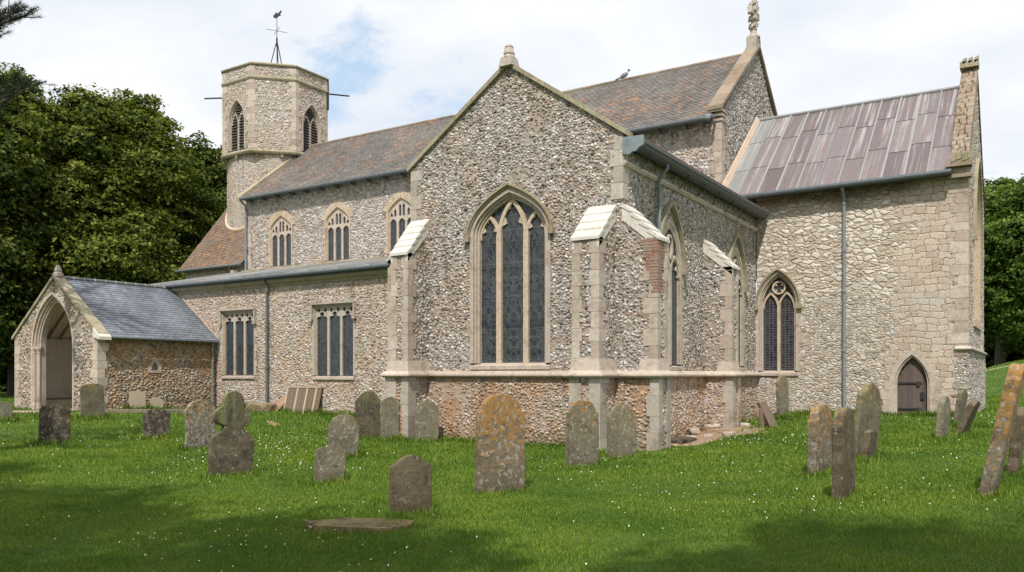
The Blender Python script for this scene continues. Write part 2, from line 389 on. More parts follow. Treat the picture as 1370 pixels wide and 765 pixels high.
def tiles(name, c0, c1, w, hgt, gapc=.35, lich=0.0, lichc=(.50, .19, .045), moss=0., rough=.8):
    m, g = new_mat(name, rough, .3); uv = g.add('ShaderNodeUVMap').outputs[0]; v = g.tc()
    bk = g.add('ShaderNodeTexBrick'); g.put(bk.inputs['Vector'], uv); bk.inputs['Scale'].default_value = 1
    bk.inputs['Brick Width'].default_value = w; bk.inputs['Row Height'].default_value = hgt; bk.inputs['Mortar Size'].default_value = .006; bk.inputs['Mortar Smooth'].default_value = .2
    bk.offset = .5; g.put(bk.inputs['Color1'], c0); g.put(bk.inputs['Color2'], c1); g.put(bk.inputs['Mortar'], tuple(k * gapc for k in c0))
    c = bk.outputs['Color']
    c = g.mix(1., c, g.ramp(g.noise(v, 3.0, 6, .7), [(.3, .72), (.5, 1.), (.7, 1.3)]), 'MULTIPLY')
    c = g.mix(1., c, g.ramp(g.noise(v, .5, 3, .6), [(.35, .8), (.65, 1.18)]), 'MULTIPLY')
    if lich:
        a = g.noise(g.mapping(v, (1, 1, .8)), 4.6, 7, .76); b = g.noise(v, .38, 3, .5)
        f = g.math('MULTIPLY', g.ss(a, .53, .61), g.ss(b, .60 - lich * .3, .74 - lich * .3))
        c = g.mix(g.math('MULTIPLY', f, .9), c, g.mix(g.noise(v, 12, 3), lichc, tuple(k * 1.5 for k in lichc)))
        wl = g.math('MULTIPLY', g.ss(g.noise(g.mapping(v, loc=(4, 4, 4)), 9, 5, .75), .60, .68), .35); c = g.mix(wl, c, (.42, .41, .36))
    if moss: c = g.mix(g.ss(g.noise(v, 1.6, 5, .7), .5, .66, 0, moss), c, (.10, .095, .035))
    g.put(g.bsdf.inputs['Base Color'], c)
    h = g.math('ADD', g.math('MULTIPLY', g.math('SUBTRACT', 1., bk.outputs['Fac']), 1.), g.math('MULTIPLY', g.noise(v, 7, 5, .7), .9))
    g.put(g.bsdf.inputs['Normal'], g.bump(h, .012, .8)); return m
M['nave_tile'] = tiles('grey_brown_roof_tile', (.152, .138, .124), (.218, .20, .18), 0.24, .16, lich=.50, lichc=(.44, .185, .055))
M['wing_tile'] = tiles('lichened_roof_tile', (.15, .105, .08), (.21, .155, .115), .2, .14, lich=1.0, lichc=(.33, .17, .055))
M['slate'] = tiles('blue_grey_slate', (.150, .165, .19), (.19, .205, .23), .3, .17, gapc=.5, rough=.55)
M['tran_tile'] = tiles('dark_roof_tile', (.15, .13, .115), (.2, .18, .16), .2, .14, lich=.3)

def lead_mat(name, pink=1.):
    m, g = new_mat(name, .5, .4); g.bsdf.inputs['Metallic'].default_value = .0
    uv = g.add('ShaderNodeUVMap').outputs[0]; t = g.attr('tone'); u, w, _ = g.sep(uv)
    st = g.noise(g.comb(u, g.math('MULTIPLY', w, .018), t), 10.0, 5, .6)
    st2 = g.noise(g.comb(g.math('ADD', u, 31.), g.math('MULTIPLY', w, .10), 2.), 2.2, 4, .6)
    base = g.mix(t, (.130, .100, .100), (.205, .172, .170)) if pink else g.mix(t, (.20, .208, .208), (.33, .325, .31))
    wh = g.math('MULTIPLY', g.ss(st, .46, .62), g.ss(st2, .36, .58)); wh = g.math('MULTIPLY', wh, g.lin(w, 0, 5.5, .55, 1.25), clamp=True)
    c = g.mix(g.math('MULTIPLY', wh, .68), base, (.43, .415, .405)); rust = g.ss(g.noise(g.comb(u, g.math('MULTIPLY', w, .1), 7.), 5, 4, .6), .50, .66, 0, .5 * pink)
    c = g.mix(rust, c, (.21, .135, .115)); c = g.mix(1., c, g.ramp(g.noise(g.tc(), 14, 4, .7), [(.3, .82), (.7, 1.15)]), 'MULTIPLY')
    g.put(g.bsdf.inputs['Base Color'], c); g.put(g.bsdf.inputs['Normal'], g.bump(g.noise(g.tc(), 3, 4, .6), .02, .5)); return m
M['lead_roof'] = lead_mat('stained_lead_sheet'); M['lead_pale'] = lead_mat('pale_lead_sheet', 0.)

def plain(name, c, rough=.6, var=.2, spec=.4, metal=0., scale=8, bumpd=.004):
    m, g = new_mat(name, rough, spec); v = g.tc(); g.bsdf.inputs['Metallic'].default_value = metal
    k = g.mix(1., c, g.ramp(g.noise(v, scale, 5, .65), [(.3, 1 - var), (.7, 1 + var)]), 'MULTIPLY'); g.put(g.bsdf.inputs['Base Color'], k)
    g.put(g.bsdf.inputs['Normal'], g.bump(g.noise(v, scale * 3, 4, .7), bumpd, .7)); return m
M['gutter'] = plain('grey_gutter_lead', (.085, .10, .108), .5, .25); M['gutter_pale'] = plain('pale_lead', (.21, .25, .27), .5, .25, scale=5)
M['pipe'] = plain('grey_painted_pipe', (.20, .235, .25), .5, .2); M['pipe_dark'] = plain('slate_grey_pipe', (.12, .135, .14), .5, .2)
M['iron'] = plain('dark_iron', (.035, .033, .032), .7, .3); M['timber'] = plain('brown_timber', (.32, .20, .125), .8, .3)
M['dark'] = plain('dark_interior', (.012, .012, .013), .9, .1); M['pigeon'] = plain('grey_feathers', (.22, .23, .25), .8, .3)

def wood(name, c0, c1, sx=40., axis=0):
    m, g = new_mat(name, .85, .2); v = g.tc(); t = g.attr('tone')
    st = g.noise(g.mapping(v, (sx, sx, 1.6)), 1., 5, .65)
    c = g.mix(g.math('MULTIPLY', g.math('ADD', t, st), .5), c0, c1); c = g.mix(g.ss(st, .5, .7, 0, .5), c, tuple(k * .45 for k in c0))
    g.put(g.bsdf.inputs['Base Color'], c); g.put(g.bsdf.inputs['Normal'], g.bump(st, .006, .8)); return m
M['door'] = wood('weathered_grey_oak', (.075, .055, .048), (.20, .155, .14)); M['board'] = wood('brown_board', (.155, .105, .075), (.27, .205, .155), 25.)
M['board_pale'] = wood('pale_batten', (.33, .28, .19), (.52, .45, .33), 25.); M['louvre'] = wood('dark_louvre_board', (.06, .055, .05), (.13, .12, .11), 10.)

def glass(name, kind):
    m, g = new_mat(name, .22, .5); uv = g.add('ShaderNodeUVMap').outputs[0]; u, w, _ = g.sep(uv)
    if kind == 'lattice':
        a = g.math('ABSOLUTE', g.math('SUBTRACT', g.math('FRACT', g.math('ADD', g.math('DIVIDE', u, .115), g.math('DIVIDE', w, .175))), .5))
        b = g.math('ABSOLUTE', g.math('SUBTRACT', g.math('FRACT', g.math('SUBTRACT', g.math('DIVIDE', u, .115), g.math('DIVIDE', w, .175))), .5))
        came = g.ss(g.math('MAXIMUM', a, b), .405, .46)
        cell = g.comb(g.math('FLOOR', g.math('ADD', g.math('ADD', g.math('DIVIDE', u, .115), g.math('DIVIDE', w, .175)), .5)), g.math('FLOOR', g.math('ADD', g.math('SUBTRACT', g.math('DIVIDE', u, .115), g.math('DIVIDE', w, .175)), .5)), 0)
        wn = g.add('ShaderNodeTexWhiteNoise'); g.put(wn.inputs[0], cell); rnd = wn.outputs['Value']
        col = g.mix(rnd, (.012, .016, .019), (.045, .054, .06)); cc = (.085, .095, .10)
    elif kind == 'grid':
        a = g.math('ABSOLUTE', g.math('SUBTRACT', g.math('FRACT', g.math('DIVIDE', u, .13)), .5)); b = g.math('ABSOLUTE', g.math('SUBTRACT', g.math('FRACT', g.math('DIVIDE', w, .085)), .5))
        came = g.math('MULTIPLY', g.ss(g.math('MAXIMUM', a, b), .39, .47), .7)
        wn = g.add('ShaderNodeTexWhiteNoise'); g.put(wn.inputs[0], g.comb(g.math('FLOOR', g.math('DIVIDE', u, .13)), g.math('FLOOR', g.math('DIVIDE', w, .085)), 3)); rnd = wn.outputs['Value']
        col = g.mix(rnd, (.02, .02, .022), (.055, .055, .06)); cc = (.13, .13, .135)
    else:      # pictorial glass: many small leaded pieces, bars, medallion rings
        uu = g.math('ABSOLUTE', g.math('SUBTRACT', g.math('FRACT', g.math('DIVIDE', g.math('ADD', u, 3.13 + .305), .61)), .5))
        q = g.comb(uu, g.math('MULTIPLY', w, .9), 0)
        e = g.vor(q, 7.5, 'DISTANCE_TO_EDGE', .85)['Distance']; rnd = g.sep(g.vor(q, 7.5, 'F1', .85)['Color'])[0]
        ring = g.math('ABSOLUTE', g.math('SUBTRACT', g.math('SQRT', g.math('ADD', g.math('POWER', g.math('MULTIPLY', uu, .61), 2.), g.math('POWER', g.math('SUBTRACT', g.math('FRACT', g.math('DIVIDE', w, .95)), .5), 2.))), .26))
        bar = g.math('ABSOLUTE', g.math('SUBTRACT', g.math('FRACT', g.math('DIVIDE', g.math('ADD', w, .1), .84)), .5))
        side = g.ss(uu, .44, .47)
        came = g.math('MAXIMUM', g.math('MAXIMUM', g.ss(e, .05, .015), g.math('MULTIPLY', g.ss(ring, .018, .006), .5)), g.math('MAXIMUM', g.ss(bar, .018, .008), g.math('MULTIPLY', side, .3)))
        came = g.math('MULTIPLY', came, .8); col = g.mix(rnd, (.012, .016, .019), (.055, .062, .064)); cc = (.095, .105, .115)
    g.put(g.bsdf.inputs['Base Color'], g.mix(came, col, cc)); g.put(g.bsdf.inputs['Roughness'], g.lin(came, 0, 1, .12, .6))
    wn2 = g.add('ShaderNodeTexWhiteNoise', noise_dimensions='1D'); g.put(wn2.inputs['W'], g.math('MULTIPLY', rnd, 91.7))
    nrm = g.add('ShaderNodeNewGeometry').outputs['Normal']; tl = g.vmath('SCALE', g.vmath('SUBTRACT', wn2.outputs['Color'], (.5, .5, .5)), scale=.10)
    g.put(g.bsdf.inputs['Normal'], g.bump(came, .008, .6, g.vmath('NORMALIZE', g.vmath('ADD', nrm, tl)))); g.bsdf.inputs['Specular IOR Level'].default_value = .5; return m
M['glass_lattice'] = glass('leaded_lattice_glass', 'lattice'); M['glass_grid'] = glass('dark_quarry_glass', 'grid'); M['glass_pict'] = glass('dark_pictorial_glass', 'pict')

def brick_mat():
    m, g = new_mat('old_red_brick', .9, .2); v = g.tc(); x, y, z = g.sep(v)
    bk = g.add('ShaderNodeTexBrick'); g.put(bk.inputs['Vector'], g.comb(g.math('ADD', x, y), z, 0)); bk.inputs['Scale'].default_value = 1
    bk.inputs['Brick Width'].default_value = .22; bk.inputs['Row Height'].default_value = .068; bk.inputs['Mortar Size'].default_value = .009
    g.put(bk.inputs['Color1'], (.30, .12, .08)); g.put(bk.inputs['Color2'], (.36, .21, .16)); g.put(bk.inputs['Mortar'], (.36, .30, .24))
    c = g.mix(g.ss(g.noise(v, 4, 4, .6), .45, .6, 0, .6), bk.outputs['Color'], (.34, .29, .24)); g.put(g.bsdf.inputs['Base Color'], c)
    g.put(g.bsdf.inputs['Normal'], g.bump(g.math('SUBTRACT', g.noise(v, 20, 4), bk.outputs['Fac']), .012, .9)); return m
M['brick'] = brick_mat()
# ------------------------------------------------------------------ the church
church = empty('church', (0, 0, 0))
tag(church, 'medieval flint church with an octagonal bell tower and a lead roofed east end', 'church')

def arch(cx, w, z0, z1, n=14):
    """points of a pointed arch from left springing over the apex to right springing"""
    h = z1 - z0; out = []
    if h >= w * .98:
        r = (w * w + h * h) / (2 * w); a1 = math.asin(min(1, h / r))
        left = [(cx - w + r - r * math.cos(a1 * i / n), z0 + r * math.sin(a1 * i / n)) for i in range(n + 1)]
    else:                                 # flat four-centred arch
        left = []
        for i in range(n + 1):
            t = i / n; p0 = (-w, z0); p1 = (-w * .95, z0 + h * (.60 if w > .8 else .46)); p2 = (0, z1)
            left.append((cx + (1 - t) ** 2 * p0[0] + 2 * t * (1 - t) * p1[0], (1 - t) ** 2 * p0[1] + 2 * t * (1 - t) * p1[1] + t * t * p2[1]))
    left[-1] = (cx, z1)
    return left + [(2 * cx - x, z) for x, z in left[-2::-1]]

def outline(cx, w, zb, z0, z1, off=0., rect=False, offb=None):
    ob = off if offb is None else offb
    if rect: return [(cx - w - off, zb - ob), (cx + w + off, zb - ob), (cx + w + off, z1 + off), (cx - w - off, z1 + off)]
    a = arch(cx, w + off, z0, z1 + off * 1.2)
    return [(cx - w - off, zb - ob), (cx + w + off, zb - ob)] + a[::-1]

def cusped(cx, w, z0, z1, zb, cusp=.25, n=24, lean=0., ogee=0.):
    """a light: straight jambs and a cusped pointed head"""
    a = arch(cx, w, z0, z1, n); out = []; m = len(a) - 1
    for i, (x, z) in enumerate(a):
        t = min(i, m - i) / (m / 2)          # 0 springing, 1 apex
        k = max(0., 1 - abs(t - .42) / .13)
        dx = cx - x; dz = (z0 + (z1 - z0) * .25) - z
        l = math.hypot(dx, dz) or 1
        if ogee: x = cx + (x - cx) * (1 - ogee * math.sin(math.pi * t) ** 2 * (t > .35) * .6)
        out.append((x + dx / l * k * cusp * w + lean * t * t, z + dz / l * k * cusp * w * .6))
    return [(cx - w, zb), (cx + w, zb)] + out[::-1]

def circ(cx, cz, r, n=20, foil=0):
    P = []
    for i in range(n):
        a = 2 * math.pi * i / n + math.pi / 4
        k = r * (1 - .34 * abs(math.cos(2 * a)) ** 3 ) if foil else r
        P.append((cx + k * math.cos(a), cz + k * math.sin(a)))
    return P

def band(mb, fr, cx, w, zb, z0, z1, o0, o1, d0, d1, tone=.5, sides=True, rect=False):
    """arched (or square) ring from offset o0 to offset o1"""
    if rect: outer = outline(cx, w, zb, z0, z1, o1, True, 0.); inner = outline(cx, w, zb, z0, z1, o0, True, 0.)
    else: outer = outline(cx, w, zb, z0, z1, o1, False, 0.); inner = outline(cx, w, zb, z0, z1, o0, False, 0.)
    n = len(outer)
    for i in range(1, n):          # skips the sill edge (0 -> 1)
        j = (i + 1) % n
        a, b, c, d = outer[i], outer[j], inner[j], inner[i]
        t = tone + random.uniform(-.25, .25) if i % 3 == 0 else tone
        mb.face([fr(*a, d0), fr(*b, d0), fr(*c, d0), fr(*d, d0)], t)
        mb.face([fr(*d, d0), fr(*c, d0), fr(*c, d1), fr(*d, d1)], t)
        mb.face([fr(*b, d0), fr(*a, d0), fr(*a, d1), fr(*b, d1)], t)

def make_window(fr, cx, w, zb, z0, z1, lights, mats, sw=.2, rect=False, glassm='glass_lattice', hood=True, extra=(), label=None, jamb=0., sill=True, deep=.3, voussoir=0., hood_peak=0., name='window', louvre=False, strokes=None, cusps=(), ins=0.):
    stone, trac = mats
    mb = MB()
    band(mb, fr, cx, w, zb, z0, z1, sw * .5, sw, .018, -.2, .45, rect=rect)
    band(mb, fr, cx, w, zb, z0, z1, sw * .24, sw * .5, -.045 + ins * .3, -.25, .45, rect=rect)
    band(mb, fr, cx, w, zb, z0, z1, -.005, sw * .24, -.10 + ins * .6, -deep - .1, .5, rect=rect)
    if jamb:                     # long and short jamb stones
        z = zb; k = 0
        while z < z0 - .1:
            hh = random.uniform(.24, .36); ln = jamb * (1.0 if k % 2 else .4) * random.uniform(.8, 1.15)
            for sg in (-1, 1):
                xa, xb = sorted((cx + sg * (w + sw - .01), cx + sg * (w + sw + ln)))
                mb.poly(fr, [(xa, z + .006), (xb, z + .006), (xb, min(z + hh, z0) - .006), (xa, min(z + hh, z0) - .006)], [], .013 + random.uniform(0, .006), -.1, random.random(), back=False)
            z += hh; k += 1
    root = None
    if voussoir:                 # fan of thin voussoirs
        a = arch(cx, w + sw, z0, z1 + sw * 1.2, 9); b = arch(cx, w + sw + voussoir, z0 + .02, z1 + sw * 1.2 + voussoir * 1.15, 9)
        for i in range(1, len(a) - 2):
            q = [a[i], a[i + 1], b[i + 1], b[i]]
            mx = sum(p[0] for p in q) / 4; mz = sum(p[1] for p in q) / 4
            q = [(mx + (x - mx) * .93, mz + (z - mz) * .985) for x, z in q]
            if area2(q) < 0: q.reverse()
            mb.poly(fr, q, [], .02, -.1, random.random(), back=False)
    root = mb.build(name, M[stone], church, label=label)
    tb = MB()
    if strokes is None: tb.poly(fr, outline(cx, w + .004, zb - .003, z0, z1, 0., rect), [l for l in lights] + [e for e in extra], -.15 + ins, -.15 - .11 + ins, .6)
    else:
        for i, (pts, wd) in enumerate(strokes): stroke(tb, fr, pts, wd, -.13 + ins - .004 * i, -.26 + ins)
        for i, t_ in enumerate(cusps):
            if area2(t_) < 0: t_ = t_[::-1]
            tb.poly(fr, t_, [], -.165 + ins - .002 * (i % 4), -.20 + ins, .6)
    tb.build('tracery', M[trac], root)
    gb = MB(); V, T = cdt(outline(cx, w, zb, z0, z1, 0., rect), [])
    for t in T: gb.face([fr(*V[k], -.215 + ins) for k in t], .5, [V[k] for k in t])
    if louvre:
        gb = MB(); V, T = cdt(outline(cx, w, zb, z0, z1, 0., rect), [])
        for t in T: gb.face([fr(*V[k], -.26) for k in t], .2)
        z = zb + .05
        while z < z1 - .25:
            ww = w if z < z0 else w * max(.1, 1 - ((z - z0) / (z1 - z0)) ** 1.5)
            gb.face([fr(cx - ww, z, -.12), fr(cx + ww, z, -.12), fr(cx + ww, z + .11, -.22), fr(cx - ww, z + .11, -.22)], .8)
            gb.face([fr(cx - ww, z - .012, -.12), fr(cx + ww, z - .012, -.12), fr(cx + ww, z, -.12), fr(cx - ww, z, -.12)], .9)
            z += .15
        gb.build('louvre_board', M['louvre'], root)
    else: gb.build('glass_pane', M[glassm], root)
    if sill:
        sb = MB(); e = w + sw
        P = lambda a, z, d: fr(a, z, d)
        sb.hexa([P(cx - e, zb - .16, -.25), P(cx - e, zb - .16, .06), P(cx + e, zb - .16, .06), P(cx + e, zb - .16, -.25), P(cx - e, zb + .02, -.25), P(cx - e, zb - .07, .06), P(cx + e, zb - .07, .06), P(cx + e, zb + .02, -.25)][::1], .5)
        sb.build('sill', M[stone], root)
    if hood:
        hb = MB()
        if rect:
            e = w + sw + .06
            hb.poly(fr, [(cx - e, z1 + sw), (cx + e, z1 + sw), (cx + e, z1 + sw + .075), (cx - e, z1 + sw + .075)], [], .12, -.02, .4)
            for sg in (-1, 1):
                xa, xb = sorted((cx + sg * e, cx + sg * (e - .06))); hb.poly(fr, [(xa, z1 - .38), (xb, z1 - .38), (xb, z1 + sw - .002), (xa, z1 + sw - .002)], [], .10, -.02, .4)
                xa, xb = sorted((cx + sg * (e + .05), cx + sg * (e - .09))); hb.poly(fr, [(xa, z1 - .5), (xb, z1 - .5), (xb, z1 - .385), (xa, z1 - .385)], [], .14, -.02, .3)
        else:
            for o0, o1, dd in ((sw - .005, sw + .04, .06), (sw + .035, sw + .08, .10)):
                a = arch(cx, w + o1, z0 - .05, z1 + o1 * 1.2 + hood_peak); b = arch(cx, w + o0, z0 - .05, z1 + o0 * 1.2 + hood_peak * .8)
                hb.poly(fr, a[::-1] + b, [], dd, -.03, .4)
            for sg in (-1, 1):
                x = cx + sg * (w + sw + .05); hb.poly(fr, [(x - .075, z0 - .19), (x + .075, z0 - .19), (x + .075, z0 - .045), (x - .075, z0 - .045)], [], .13, -.02, .3)
        hb.build('hood_mould', M['coping' if not rect else 'stone_grey'], root)
    return root

def stroke(mb, fr, pts, wd, d0, d1, tone=.6):
    """a stone bar of constant width following a curve in the window plane"""
    L_, R_ = [], []
    for i, p in enumerate(pts):
        a = pts[max(i - 1, 0)]; b = pts[min(i + 1, len(pts) - 1)]; dx, dz = b[0] - a[0], b[1] - a[1]; l = math.hypot(dx, dz) or 1
        L_.append((p[0] - dz / l * wd / 2, p[1] + dx / l * wd / 2)); R_.append((p[0] + dz / l * wd / 2, p[1] - dx / l * wd / 2))
    for i in range(len(pts) - 1):
        q = [R_[i], R_[i + 1], L_[i + 1], L_[i]]
        f = [fr(*p, d0) for p in q]; k = [fr(*p, d1) for p in q]
        mb.face(f, tone); mb.face([k[0], k[1], f[1], f[0]], tone); mb.face([f[3], f[2], k[2], k[3]], tone)
def head_cusps(cx, w, z0, z1, ln, inset=.03):
    out = []
    for sg in (-1, 1):
        a = arch(cx, w - inset, z0, z1, 20); a = a if sg < 0 else a[::-1]
        for f in (.42, .86):
            i = int(f * 20); p, q = a[max(i - 3, 0)], a[min(i + 3, 20)]; mx, mz = (p[0] + q[0]) / 2, (p[1] + q[1]) / 2; k = ln * (1 if f < .6 else .55)
            nx_, nz_ = cx - mx, (z0 + .1 - mz) * .6; l = math.hypot(nx_, nz_) or 1; out.append([p, q, (mx + nx_ / l * k, mz + nz_ / l * k)])
    return out
def line(x0, z0, x1, z1): return [(x0, z0), (x1, z1)]
def hole(cx, w, zb, z0, z1, sw, rect=False): return outline(cx, w, zb, z0, z1, sw - .03, rect, .06)

def wall(name, fr, outer, holes, mat, spacing=None, depth=.4, parent=church, label=None):
    mb = MB(); mb.poly(fr, outer, holes, 0., -depth, .5, back=False, spacing=spacing); return mb.build(name, M[mat], parent, label=label)

def quoins(mb, x, y, z0, z1, sx, sy, hgt=.3, long=.5, short=.27, proud=.014):
    """alternating corner blocks; sx, sy point along the two walls from the corner"""
    z = z0; k = random.randint(0, 1)
    while z < z1 - .05:
        h = min(hgt * random.uniform(.85, 1.2), z1 - z); a, b = (long, short) if k % 2 else (short, long)
        a *= random.uniform(.85, 1.15); b *= random.uniform(.85, 1.15)
        xs = sorted((x - sx * proud, x + sx * a)); ys = sorted((y - sy * proud, y + sy * b))
        mb.box(xs[0], xs[1], ys[0], ys[1], z + .005, z + h - .005); z += h; k += 1

def sweep(mb, path, prof, tone=.5, closed=False):
    """profile (outward offset to the right of the path, z) swept with mitred corners"""
    n = len(path); rings = []
    for i, p in enumerate(path):
        a = Vector(path[i - 1]) if i > 0 else None; c = Vector(path[i + 1]) if i < n - 1 else None; p = Vector(p)
        d1 = (p - a).normalized() if a is not None else (c - p).normalized(); d2 = (c - p).normalized() if c is not None else d1
        n1 = Vector((d1.y, -d1.x)); n2 = Vector((d2.y, -d2.x)); m = (n1 + n2); m = m / max(.3, m.dot(n1)) if m.length > 1e-6 else n1
        rings.append([(p.x + m.x * o, p.y + m.y * o, z) for o, z in prof])
    for i in range(n - 1):
        t = random.random()
        for k in range(len(prof)):
            q = (k + 1) % len(prof); mb.face([rings[i][k], rings[i + 1][k], rings[i + 1][q], rings[i][q]], t)
    mb.face(rings[0][::-1], .5); mb.face(rings[-1], .5)

# ---- transept (south chapel): gable to the south, long wall to the east
SC = 1.67                                   # string course height
A = (-3.13, .985, 1.97, 5.30, 6.14)         # south window: centre, half width, sill, springing, apex
ax = -3.13
ast = [(line(ax - .405, 1.95, ax - .405, 5.27), .15), (line(ax + .405, 1.95, ax + .405, 5.27), .15), (arch(ax, .39, 5.22, 6.10), .10), (arch(ax - .70, .29, 5.16, 5.74), .085), (arch(ax + .70, .29, 5.16, 5.74), .085)]
acu = head_cusps(ax, .39, 5.22, 6.08, .13, .04) + head_cusps(ax - .70, .29, 5.16, 5.72, .10, .03) + head_cusps(ax + .70, .29, 5.16, 5.72, .10, .03)
make_window(FS(0), *A, [], ('stone', 'stone_gold'), sw=.22, glassm='glass_pict', strokes=ast, cusps=acu, label='tall three light pointed window of dark pictorial glass')
wall('transept_wall', FS(0), [(-6.3, SC), (0, SC), (0, 7.28), (-3.15, 9.5), (-6.3, 7.28)], [hole(*A, .22)], 'flint_gable', .034)
wall('transept_plinth', FS(-.06), [(-6.36, -.6), (.06, -.6), (.06, SC + .02), (-6.36, SC + .02)], [], 'flint_warm', .034)

for cy, apex in ((2.86, 5.66), (8.36, 5.62)):
    B = (cy, .62, 1.95, 4.55, apex - .16)
    ves = [(cy + .16 * math.cos(t), 5.0 + .30 * math.sin(t)) for t in np.linspace(0, 2 * math.pi, 21)]
    st_ = [(line(cy, 1.93, cy, 4.5), .11), (arch(cy - .31, .29, 4.25, 4.78), .07), (arch(cy + .31, .29, 4.25, 4.78), .07), (ves, .07)]
    make_window(FE(0), *B, [], ('stone', 'stone'), sw=.22, glassm='glass_lattice', strokes=st_, cusps=head_cusps(cy - .31, .27, 4.25, 4.75, .09) + head_cusps(cy + .31, .27, 4.25, 4.75, .09), hood_peak=.36, jamb=.14, ins=.165)
eh = [hole(c, .62, 1.95, 4.55, a - .16, .22) for c, a in ((2.86, 5.66), (8.36, 5.62))]
wall('transept_wall', FE(0), [(0, SC), (10.6, SC), (10.6, 7.25), (0, 7.25)], eh, 'flint_east', .036)
wall('transept_plinth', FE(.06), [(-.06, -.6), (10.6, -.6), (10.6, SC + .02), (-.06, SC + .02)], [], 'flint_warm', .04)
wall('transept_wall', FW(-6.3), [(-10.6, -.6), (0, -.6), (0, 7.25), (-10.6, 7.25)], [], 'flint_gable', .15)

for xx, sg in ((0, -1), (-6.3, 1)): q = MB(); quoins(q, xx, 0, 5.75, 7.2, sg, 1, .34, .34, .22); q.build('quoin_stones', M['stone_grey'], church)

# string course wrapping wall and buttresses; buttress plan rectangles
bS = [(-.86, -.19, 'S'), (-6.27, -5.72, 'S')]       # x ranges of the two south buttresses
P = .85
prof = [(-.1, SC - .06), (.06, SC - .06), (.11, SC - .02), (.11, SC + .015), (.0, SC + .11), (-.1, SC + .11)]
sc = MB()
sweep(sc, [(-7.2, .0), (-7.2, -.04), (-6.33, -.04), (-6.33, -P - .06), (-5.66, -P - .06), (-5.66, -.06), (-.92, -.06), (-.92, -P - .06), (-.13, -P - .06), (-.13, -.06), (.0 + P + .04, -.06), (P + .04, .66), (.06, .66), (.06, 5.33), (P + .04, 5.33), (P + .04, 6.0), (.06, 6.0), (.06, 10.6)], prof)
sc.build('string_course', M['stone'], church)

